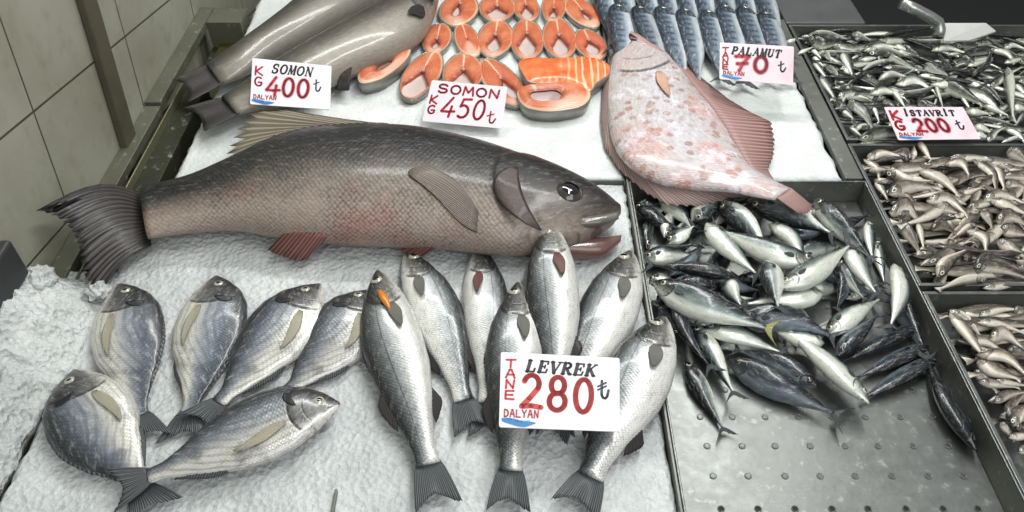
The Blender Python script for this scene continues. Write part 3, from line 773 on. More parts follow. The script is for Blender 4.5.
def turbot():
    z = 0
    # (right edge = dorsal side of the builder, left edge)
    pairs = [((646, 37), (621, 44)), ((664, 50), (613, 60)), ((681, 65), (609, 83)), ((696, 82), (608, 106)), ((712, 100), (610, 128)), ((726, 119), (618, 149)), ((737, 138), (634, 167)),
             ((746, 155), (658, 181)), ((755, 168), (694, 189)), ((766, 177), (730, 193)), ((779, 186), (755, 200)), ((790, 192), (774, 204))]
    th = [.010, .018, .024, .028, .031, .032, .030, .026, .021, .015, .010, .007]
    f = Fish(paired(pairs, th, 50, .003, .028), .0, 0, 90, 48, .27, .4)
    r = f.root('flatfish'); tag(r, 'large pinkish white spotted flatfish lying diagonally below the bonito rows', 'flatfish')
    f.body(M['turbot'], r)
    def fringe(name, edge_s, side, tips, mat, tz=.004, R=60):
        g = []
        for i in range(R+1):
            a = i/R; s = edge_s[0]+(edge_s[1]-edge_s[0])*a; b = f.surf(s, .97*side); x = a*(len(tips)-1); k = min(len(tips)-2, int(x)); t2 = tips[k].lerp(tips[k+1], x-k)
            if i % 2: t2 = t2.lerp(b, .05)
            g.append([b.lerp(t2, j/5) + Vector((0, 0, .0012*(i % 2)*j/5)) for j in range(6)])
        f.sheet(name, g, mat, r, .0009)
    fringe('dorsal_fin', (.12, .93), 1, [P(*p) for p in ((664, 52, .012), (690, 68, .01), (712, 86, .008), (730, 100, .006), (752, 113, .006), (772, 122, .008), (775, 140, .008), (774, 156, .008), (768, 170, .008), (776, 183, .008))], M['fin_pink'])
    fringe('anal_fin', (.1, .93), -1, [P(*p) for p in ((611, 58, .006), (602, 90, .004), (600, 120, .004), (604, 148, .004), (620, 172, .004), (646, 194, .004), (668, 206, .004), (700, 207, .004), (728, 200, .004), (755, 199, .004))], M['fin_fringe'])
    f.side_fin('pectoral_fin', .30, .22, .16, .14, M['fin_red'] if 0 else fin_mat('peach_fin', '#cfa58c', '#b98a72', '#dcbba5', 9), r, -.05, .002, 8, .004)
    g = []; a0, b0 = f.surf(1, .9), f.surf(1, -.9)
    tips = [P(812, 205, .034), P(814, 210, .034), P(808, 214, .034), P(799, 214, .034)]
    for i in range(17):
        a = i/16; x = a*3; k = min(2, int(x)); t2 = tips[k].lerp(tips[k+1], x-k); b = a0.lerp(b0, a)
        if i % 2: t2 = t2.lerp(b, .08)
        g.append([b.lerp(t2, j/5) for j in range(6)])
    f.sheet('tail_fin', g, M['fin_pink'], r, .0009)
    # gaping mouth: upper lip wedge and dark gape
    lip = [((627, 31), (625, 35)), ((639, 35), (633, 41)), ((652, 42), (645, 48)), ((664, 53), (656, 58))]
    st = paired(lip, [.003, .006, .006, .003], 14, .024); j = Fish(st, .0, 0, 16, 14, .0, .9); j.org = f.org; j.inv = f.inv
    pk = plain('pink_lip', '#ad8f8b', .3, 0, .3, 90, .3, .4)
    j.body(pk, r, 'upper_jaw')
    lip = [((620, 45), (620, 48)), ((630, 43), (629, 48)), ((640, 44), (638, 48)), ((650, 48), (648, 51))]
    st = paired(lip, [.003, .006, .007, .006], 14, .01); j = Fish(st, .01, 0, 16, 14, .0, .9); j.org = f.org; j.inv = f.inv
    j.body(pk, r, 'lower_jaw')
    st = paired([((628, 38), (624, 42)), ((634, 41), (629, 46)), ((642, 46), (638, 48))], [.003, .005, .004], 10, .014); j = Fish(st, .012, 0, 12, 12, .0, .9); j.org = f.org; j.inv = f.inv
    j.body(M['gape'], r, 'mouth')
turbot()

def salmon():
    # upper one
    pairs = [((440, -98), (492, -92)), ((372, -72), (478, -62)), ((320, -36), (424, -34)), ((290, 2), (366, 6)), ((265, 26), (314, 38)), ((240, 47), (273, 62)), ((220, 63), (244, 84)), ((209, 74), (224, 94))]
    th = [.02, .044, .052, .05, .042, .032, .022, .014]
    f = Fish(paired(pairs, th, 44), 0, 0, 70, 32, .2, .6); r = f.root('whole_salmon')
    tag(r, 'whole silver grey salmon nearest the wall, its head out of view', 'salmon', 'whole salmon beside the steaks')
    f.body(M['salmon'], r)
    f.tail_fin(M['fin_dark'], r, .085, .045, .18, 30, .002)
    f.edge_fin('adipose_fin', .80, .84, .018, M['fin_grey'], r, 1, .03, 0, 8, .5)
    pairs = [((438, 0), (440, 8)), ((424, -10), (434, 22)), ((402, -8), (422, 38)), ((370, 6), (394, 54)), ((322, 34), (352, 72)), ((280, 60), (316, 92)), ((250, 84), (280, 110)), ((232, 100), (250, 120)), ((224, 106), (240, 124))]
    th = [.01, .03, .045, .052, .05, .042, .032, .02, .016]
    f = Fish(paired(pairs, th, 44), 0, 0, 70, 32, .2, .6); r = f.root('whole_salmon')
    tag(r, 'whole salmon with its head beside the steaks, tail under the 400 card', 'salmon', 'whole salmon beside the steaks')
    f.body(M['salmon'], r)
    f.tail_fin(M['fin_dark'], r, .075, .045, .18, 30, .002)
    f.side_fin('pectoral_fin', .15, -.72, .10, .2, M['fin_dark'], r, .2, .003, 10, .006)
    f.edge_fin('pelvic_fin', .56, .62, .03, M['fin_dark'], r, -1, .04, 0, 10, .6)
    f.eye(.05, .35, .007, r)
    jw = paired([((408, -6), (412, 2)), ((424, -2), (424, 8)), ((438, 2), (436, 12)), ((448, 0), (444, 8))], [.006, .012, .014, .006], 14, .03); j = Fish(jw, .03, 0, 18, 16, 0, .9); j.org = f.org; j.inv = f.inv
    j.body(M['mouth_red'], r, 'gill_flap')
salmon()

# ================================================================= BREAM AND BASS ON THE ICE
def bream(pix, w, ds, label, z0=0, z1=None, roll=0, tf=.84):
    w *= 1.11
    st, tl, wd = px_fish(pix, 'bream', w, ds, z0, z1, 1.0, tf, 30)
    f = Fish(st, z0 if False else 0, roll, 60, 30, .27, .5); r = f.root('sea_bream'); tag(r, label, 'fish', 'sea bream on the ice')
    f.body(M['bream'], r); f.tail_fin(M['fin_grey'], r, tl*1.05, wd*.30, .35, 24)
    f.edge_fin('dorsal_fin', .32, .86, .0045, M['fin_grey'], r, 1, .02, .08, 24, .3)
    f.edge_fin('anal_fin', .62, .86, .005, M['fin_grey'], r, -1, .03, .05, 14, .6)
    f.side_fin('pectoral_fin', .29, -.28, .30, .17, M['fin_pale'], r, -.25, .001, 8, .003)
    f.eye(.10, .26, .0065, r, 'iris', .3, .5)
    # dark blotch behind the head
    g = [[f.surf(.232+.045*j/5*(1-.6*(a/4)**2)+.012*(a/4), .38+.24*a/4, .0006) for j in range(6)] for a in range(-4, 5)]
    f.sheet('gill_patch', g, plain('dark_gill_patch', '#17181a', .4, 0, .3, 90) if 'gp' not in M else M['gp'], r, .0004)
    return f
M['gp'] = plain('dark_gill_patch', '#1a1c1f', .4, 0, .3, 90)
bream([(120, 284), (128, 345), (136, 400), (152, 448)], 78, 1, 'sea bream with head up nearest the ice heap, its tail under the curled lower bream')
bream([(216, 276), (206, 335), (192, 395), (178, 448)], 74, 1, 'blue-backed sea bream with head up, second from the ice heap')
bream([(320, 284), (280, 330), (240, 378), (188, 432)], 66, -1, 'slanting pale silver sea bream with its tail over the second bream tail', .0, .006)
bream([(370, 290), (340, 335), (306, 372), (264, 414)], 66, -1, 'slanting sea bream just left of the tagged bass, its tail under the lowest bream')
bream([(74, 370), (98, 428), (130, 470), (156, 520)], 94, -1, 'broad sea bream lowest beside the ice heap, pale belly turned to the right', .004, .0)
bream([(340, 404), (265, 425), (190, 458), (102, 494)], 64, -1, 'sea bream lying nearly level at the bottom, pale nose pointing right', .012, .012)

def bass(pix, w, ds, label, z0=0, z1=None, roll=0, tf=.85, red=False):
    st, tl, wd = px_fish(pix, 'bass', w, ds, z0, z1, 1.0, tf, 30)
    f = Fish(st, 0, roll, 66, 30, .25, .55); r = f.root('sea_bass'); tag(r, label, 'fish', 'sea bass on the ice')
    f.body(M['bass'], r); f.tail_fin(M['fin_grey'], r, tl*1.05, wd*.33, .30, 26, 0)
    f.edge_fin('dorsal_fin', .36, .56, .005, M['fin_dark'], r, 1, .03, .2, 18, .4)
    f.edge_fin('dorsal_fin', .62, .78, .011, M['fin_dark'], r, 1, .05, .05, 14, .5)
    f.edge_fin('anal_fin', .66, .78, .011, M['fin_dark'], r, -1, .05, .05, 14, .7)
    f.side_fin('pectoral_fin', .25, -.22, .15, .26, M['fin_red'] if red else M['fin_mid'], r, -.1, .0015, 8, .004)
    f.eye(.075, .30, .0080, r, 'iris', .35, .6)
    return f
M['gillc'] = plain('gill_cover_skin', '#6f706a', .28, .25, .4, 120, .6, .4)
bass([(407, 252), (432, 300), (452, 360), (474, 436)], 54, 1, 'sea bass with head partly behind the tagged bass, slanting towards its right')
bass([(480, 246), (486, 300), (488, 360), (486, 440)], 50, 1, 'sea bass with reddish fin standing second from the tagged one, its tail hidden', 0, 0, red=True)
bass([(550, 223), (552, 280), (556, 340), (555, 440)], 54, -1, 'sea bass with raised head touching the jaw of the large dark fish', .045, 0, red=True)
bass([(630, 252), (612, 300), (590, 350), (545, 440)], 62, -1, 'sea bass with its tail behind the price card, beside the mackerel tray', 0)
bass([(378, 272), (392, 340), (414, 410), (440, 512)], 66, -1, 'sea bass carrying an orange tag at its gill', .012, .004)
bass([(518, 284), (514, 360), (512, 430), (508, 516)], 62, -1, 'sea bass lying straight under the left end of the 280 price card', .014, .006)
bass([(664, 318), (640, 370), (612, 430), (573, 514)], 72, -1, 'plump sea bass under the right end of the 280 price card', .012, .004)
# gill tag
tg = empty('gill_tag', P(384, 299, .045)); tag(tg, 'small orange tag stuck at the gill of the leftmost bass', 'tag')
a, b = P(379, 290, .045), P(390, 309, .045); d = (b-a); n = Vector((-d.y, d.x, 0)).normalized(); V = []
K = 10
for sg in (.0008, -.0008):
    for i in range(K):
        t = i/(K-1); w = .0052*math.sin(PI*(.12+.80*t))
        for s_ in (-1, 1): V.append(a.lerp(b, t)+n*w*s_+Vector((0, 0, sg + .002*math.sin(PI*t)))-tg.location)
Fc = []
for i in range(K-1):
    q = 2*i; Fc += [(q, q+1, q+3, q+2), (q+2*K, q+2+2*K, q+3+2*K, q+1+2*K), (q, q+2, q+2+2*K, q+2*K), (q+1, q+1+2*K, q+3+2*K, q+3)]
Fc += [(0, 2*K, 2*K+1, 1), (2*K-2, 2*K-1, 4*K-1, 4*K-2)]
fixn(mesh_obj('tag_plate', V, Fc, M['orange'], tg))

#SECTION2
# ================================================================= SALMON STEAKS
def steak(cu, cv, w, h, rot, label, cav=(.0, -.28, .42, .52), open_=False, solid=False, thick=.012, z0=0.0, tiltx=0):
    c = P(cu, cv, thick); a = P(cu-w/2, cv, thick); b = P(cu+w/2, cv, thick); W = (b-a).length/2
    a = P(cu, cv+h/2, thick); b = P(cu, cv-h/2, thick); Hh = (b-a).length/2
    r = empty('salmon_steak', (c.x, c.y, z0), math.radians(rot)); tag(r, label, 'salmon steak', 'salmon steaks on the ice')
    K, R = 64, 7; V, uv, Fc, fm = [], [], [], []
    sd = rnd.random()*50
    def outer(t):
        x, y = math.cos(t), math.sin(t)
        k = 1 + .05*noise.noise(Vector((x*1.6, y*1.6, sd)))
        if y > 0: k -= .07*math.exp(-(x/.16)**2)          # notch on the back
        px = x*(1-.16*max(0, y)**2-.12*max(0, -y)**3); return Vector((px*W*k, y*Hh*k, 0))
    def inner(t):
        x, y = math.cos(t), math.sin(t); e = 1+.12*noise.noise(Vector((x*2, y*2, sd+9)))
        cx, cy, rx, ry = cav; rx2 = rx*(1.12-.85*max(0, y)**.8); 
        return Vector(((cx+x*rx2*e)*W, (cy+y*ry*e)*Hh, 0))
    def surfz(k): return thick + .0025*math.sin(PI*min(1, max(0, k)))
    for i in range(K):
        t = 2*PI*i/K; o, n = outer(t), (inner(t) if not solid else Vector((0, 0, 0)) + outer(t)*.02)
        for j in range(R):
            k = j/(R-1); p = n.lerp(o, k); zz = surfz(k) - (.002 if j in (0, R-1) else 0) + .0012*noise.noise(Vector((p.x*120, p.y*120, sd)))
            V.append((p.x, p.y, zz)); uv.append((i/K, k if not solid else .2+.8*k))
    for i in range(K):
        n = (i+1) % K
        for j in range(R-1): Fc.append((i*R+j, i*R+j+1, n*R+j+1, n*R+j))
    b0 = len(V)
    for i in range(K):
        t = 2*PI*i/K; n = inner(t) if not solid else outer(t)*.02; o = outer(t)*.97
        V.append((n.x, n.y, .001)); uv.append((i/K, 0)); V.append((o.x, o.y, .001)); uv.append((i/K, 1))
    for i in range(K):
        n = (i+1) % K
        Fc.append((i*R, n*R, b0+2*n, b0+2*i)); Fc.append((b0+2*i, b0+2*n, b0+2*n+1, b0+2*i+1)); Fc.append((i*R+R-1, b0+2*i+1, b0+2*n+1, n*R+R-1))
    fixn(mesh_obj('flesh', V, Fc, M['flesh'], r, uv))
    V, Fc = [], []
    for i in range(K):
        t = 2*PI*i/K; o = outer(t)
        for q, z in ((1.0, thick-.001), (1.035, thick-.0015), (1.03, thick*.5), (1.0, .0), (.985, .0), (1.0, thick*.5)): V.append((o.x*q, o.y*q, z))
    for i in range(K):
        n = (i+1) % K
        for j in range(6): Fc.append((i*6+j, i*6+(j+1) % 6, n*6+(j+1) % 6, n*6+j))
    fixn(mesh_obj('skin', V, Fc, M['skin_silver'], r))
    if not solid:
        # backbone disc above the cavity, belly lining in the cavity
        cy = (cav[1]+cav[3]*1.02)*Hh
        V, Fc = [], []; K2 = 16
        for rr, z in ((1.0, thick-.001), (.9, thick+.0035), (.35, thick+.003)):
            for i in range(K2):
                t = 2*PI*i/K2; V.append((math.cos(t)*.12*W*rr, cy+math.sin(t)*.10*W*rr*1.2, z))
        for j in range(2):
            for i in range(K2): n = (i+1) % K2; Fc.append((j*K2+i, j*K2+n, (j+1)*K2+n, (j+1)*K2+i))
        Fc.append(tuple(2*K2+i for i in range(K2))); Fc.append(tuple(range(K2))[::-1])
        fixn(mesh_obj('backbone', V, Fc, M['bone'], r))
        V, Fc = [], []
        for rr, z in ((1.03, thick*.45), (.9, thick*.25), (.5, .005), (.1, .004)):
            for i in range(32):
                t = 2*PI*i/32; p = inner(t); c0 = Vector((cav[0]*W, cav[1]*Hh, 0)); p = c0+(p-c0)*rr; V.append((p.x, p.y, z))
        for j in range(3):
            for i in range(32): n = (i+1) % 32; Fc.append((j*32+i, j*32+n, (j+1)*32+n, (j+1)*32+i))
        Fc.append(tuple(96+i for i in range(32)))
        mesh_obj('belly_lining', V, Fc, M['membrane'], r)
    return r
ST = [
 (459, 8, 38, 34, -6, 'salmon steak in the back row beside the head of the whole salmon', (-.1, -.1, .16, .35)),
 (497, 6, 36, 30, 0, 'wide-open salmon steak in the back row, second from the whole salmon', (0, -.4, .5, .4)),
 (526, 6, 26, 30, 4, 'narrow salmon steak in the back row, third from the whole salmon', (0, -.4, .4, .45)),
 (554, 5, 24, 34, -4, 'narrow salmon steak in the back row, second from the bonito side', (0, -.5, .25, .3)),
 (582, 11, 31, 32, 18, 'salmon steak in the back row at the end nearest the bonito', (.05, -.25, .16, .3)),
 (437, 37, 28, 32, -4, 'small salmon steak in the middle row nearest the whole salmon', (.05, -.42, .22, .28)),
 (495, 37, 36, 38, -4, 'deep red salmon steak with dark triangular cavity in the middle row', (0, -.32, .3, .42)),
 (527, 38, 33, 42, 0, 'pale orange salmon steak with large cavity, mid of the middle row', (0, -.3, .48, .5)),
 (559, 37, 34, 42, 2, 'salmon steak with triangular cavity just behind the thick fillet', (0, -.38, .42, .45)),
 (590, 43, 31, 32, 10, 'small salmon steak at the end of the middle row beside the flatfish mouth', (0, -.25, .4, .4)),
 (422, 73, 36, 50, -12, 'salmon steak with large pale cavity in the front row left of the 450 card', (0, -.45, .62, .52)),
 (463, 71, 40, 40, 0, 'salmon steak partly behind the top edge of the 450 price card', (0, -.5, .5, .55)),
 (501, 80, 36, 52, 22, 'dark red salmon steak leaning at the right edge of the 450 price card', (.1, -.35, .25, .4)),
]
for a in ST: steak(*a[:6], a[6])
steak(467, 39, 25, 36, 12, 'cavity-free leaf-shaped salmon slice in the middle row', solid=True)
def lying(pix_out, name, label, cat, thick, mat, hole=None, z0=0.0):
    """slice lying sideways, outline in photo pixels"""
    n0 = len(pix_out); pts = [P(u, v, z0+thick*.8) for u, v in pix_out]
    loop = []
    for k in range(n0):
        a, b, c, d = pts[k-1], pts[k], pts[(k+1) % n0], pts[(k+2) % n0]
        for i in range(6):
            t = i/6; loop.append(.5*((2*b)+(c-a)*t+(2*a-5*b+4*c-d)*t*t+(3*b-a-3*c+d)*t**3))
    cen = sum(loop, Vector())/len(loop)
    if hole: hc = P(hole[0], hole[1], z0+thick*.8)
    else: hc = cen
    r = empty(name, (cen.x, cen.y, z0)); tag(r, label, cat, 'salmon steaks on the ice')
    K = len(loop); R = 7; V, uv, Fc = [], [], []
    hr = hole[2] if hole else .03
    for i, p in enumerate(loop):
        for j in range(R):
            k = j/(R-1); q = hc.lerp(p, hr+(1-hr)*k) - cen
            V.append((q.x, q.y, thick + .004*math.sin(PI*k) - (.003 if j == R-1 or (hole and j == 0) else 0))); uv.append(((i/K+.1) % 1, k if hole else .2+.8*k))
    for i in range(K):
        n = (i+1) % K
        for j in range(R-1): Fc.append((i*R+j, i*R+j+1, n*R+j+1, n*R+j))
    if not hole: Fc.append(tuple(i*R for i in range(K)))
    fixn(mesh_obj('flesh', V, Fc, mat, r, uv))
    V, Fc = [], []
    for i, p in enumerate(loop):
        q = p-cen
        for s, z in ((1.0, thick-.003), (1.015, thick-.004), (1.01, thick*.4), (.96, 0), (.94, .001), (.985, thick*.4)): V.append((q.x*s, q.y*s, z))
    for i in range(K):
        n = (i+1) % K
        for j in range(6): Fc.append((i*6+j, i*6+(j+1) % 6, n*6+(j+1) % 6, n*6+j))
    fixn(mesh_obj('skin', V, Fc, M['skin_silver'], r))
    if hole:
        V, Fc = [], []
        for s, z in ((1.0, thick*.8), (.8, thick*.35), (.3, thick*.25)):
            for i, p in enumerate(loop): q = hc.lerp(p, hr*s)-cen; V.append((q.x, q.y, z))
        for j in range(2):
            for i in range(K): n = (i+1) % K; Fc.append((j*K+i, j*K+n, (j+1)*K+n, (j+1)*K+i))
        Fc.append(tuple(2*K+i for i in range(K)))
        mesh_obj('belly_lining', V, Fc, hole[3], r)
    return r
lying([(358, 76), (364, 66), (378, 58), (396, 50), (410, 48), (408, 58), (396, 70), (380, 80), (362, 84)], 'salmon_steak', 'salmon steak lying slanted beside the belly of the whole salmon', 'salmon steak', .028, M['flesh'], (384, 68, .28, M['bone']))
def fillet_mat():
    m = NT('fillet_flesh'); o = m.coord(); n = m.noise(o, 30, 4)
    w = m.wave(m.map(o, (1, .25, 0)), 22, 'X', 3.0)
    col = m.mix(m.step(n, .35, .7), hexc('#d9622f'), hexc('#e0844f'))
    col = m.mix(m.math('MULTIPLY', m.math('MULTIPLY', m.step(w, .72, .95), m.step(m.sep(o)[0], -.02, .03)), .7), col, hexc('#f0c7a5'))
    m.bsdf(Base_Color=col, Roughness=.28, Normal=m.bump(m.math('ADD', n, w), .4, .0015)); m.b.inputs['Coat Weight'].default_value = .5
    m.b.inputs['Coat Roughness'].default_value = .15
    return m.m
lying([(519, 64), (530, 59), (556, 60), (586, 58), (606, 64), (609, 74), (596, 84), (588, 92), (565, 84), (533, 84), (524, 76)], 'salmon_fillet', 'thick orange salmon fillet piece with pale stripes in the front row', 'salmon fillet', .03, fillet_mat())
lying([(517, 95), (524, 88), (545, 86), (572, 84), (588, 90), (589, 100), (578, 108), (550, 112), (526, 108)], 'salmon_steak', 'long salmon steak lying in front of the thick orange fillet piece', 'salmon steak', .028, M['flesh'], (540, 97, .42, M['membrane']))

# ================================================================= BONITO ROWS
def bonito(pix, w, label, z0, z1):
    st, tl, wd = px_fish(pix, 'palm', w, -1, z0, z1, 1.0, .9, 22)
    f = Fish(st, 0, .25, 44, 24, .2, .6); r = f.root('bonito'); tag(r, label, 'bonito', 'bonito in two rows')
    f.body(M['bonito'], r); f.tail_fin(M['fin_grey'], r, tl*1.1, wd*.5, .5, 14)
    f.eye(.09, .1, .005, r, 'iris', .3, .5)
    f.edge_fin('dorsal_fin', .35, .6, .006, M['fin_grey'], r, 1, .02, .2, 10, .3)
ord_ = ['nearest the salmon steaks', 'second from the salmon steaks', 'third from the salmon steaks', 'fourth from the salmon steaks', 'fifth from the salmon steaks', 'fourth from the tray side', 'third from the tray side', 'second from the tray side', 'nearest the horse mackerel tray']
for i, (a, b) in enumerate([((594, -35), (613, 40)), ((610, -35), (634, 36)), ((634, -35), (657, 32)), ((652, -35), (677, 32)), ((672, -35), (697, 36)), ((692, -35), (712, 36)), ((712, -35), (734, 36)), ((730, -35), (755, 34)), ((748, -30), (782, 44))]):
    bonito([a, ((a[0]+b[0])/2+1, (a[1]+b[1])/2), (b[0]+3, b[1]+18)], 27, 'dark barred bonito in the back row, '+ord_[i], .0, .0)
row2 = [((617, 8), (626, 86)), ((637, 10), (668, 88)), ((660, 10), (688, 92)), ((683, 12), (700, 92)), ((706, 14), (722, 88)), ((722, 8), (745, 92)), ((741, 10), (772, 86)), ((762, 16), (788, 86))]
lab2 = ['silvery bonito in the front row, nearest the salmon steaks', 'silvery bonito in the front row, just behind the gaping flatfish mouth', 'silvery bonito in the front row, third from the salmon steaks', 'silvery bonito in the front row, fourth from the salmon steaks', 'bonito in the front row with its tail beside the 70 price card', 'bonito in the front row, just behind the left end of the 70 card', 'dark bonito in the front row, behind the middle of the 70 card', 'pale bonito in the front row, behind the right end of the 70 card']
for (a, b), l in zip(row2, lab2): bonito([a, ((a[0]+b[0])/2+2, (a[1]+b[1])/2), b], 29, l, .012, .0)

# ================================================================= MACKEREL TRAY (each placed from the photo)
FB = -.04
def mack(pix, w, ds, roll, lvl, label, mat='mackerel', kind='mack', fin='fin_grey', eye=True):
    if fin == 'none': kind = 'palm'; eye = False
    w *= 1.1; z = FB + .026*lvl
    st, tl, wd = px_fish(pix, kind, w, ds, z, z, 1.0, .88, 20)
    xs = [q['c'].x + sg*q['up']*abs(q['n'].x)*.85 for q in st for sg in (1, -1)]
    dx = min(0, .589-max(xs)) + max(0, .203-min(xs))
    for q in st: q['c'].x += dx
    f = Fish(st, 0, roll, 36, 20, .21, .75); r = f.root('mackerel'); tag(r, label, 'mackerel', 'mackerel in the perforated tray')
    f.body(M[mat], r); 
    if fin != 'none': f.tail_fin(M[fin], r, tl*1.1, wd*.55, .6, 12)
    else: f.tail_fin(M['fin_grey'], r, tl*.5, wd*.12, .2, 8)
    if eye: f.eye(.10, .22, .004, r, 'iris' if mat == 'mackerel' else 'iris_dark', .3, .6)
    f.edge_fin('dorsal_fin', .32, .46, .005, M['fin_grey'], r, 1, .03, .2, 8, .3)
    f.side_fin('pectoral_fin', .23, -.05, .09, .16, M['fin_grey'], r, 0, .001, 5, .0015)
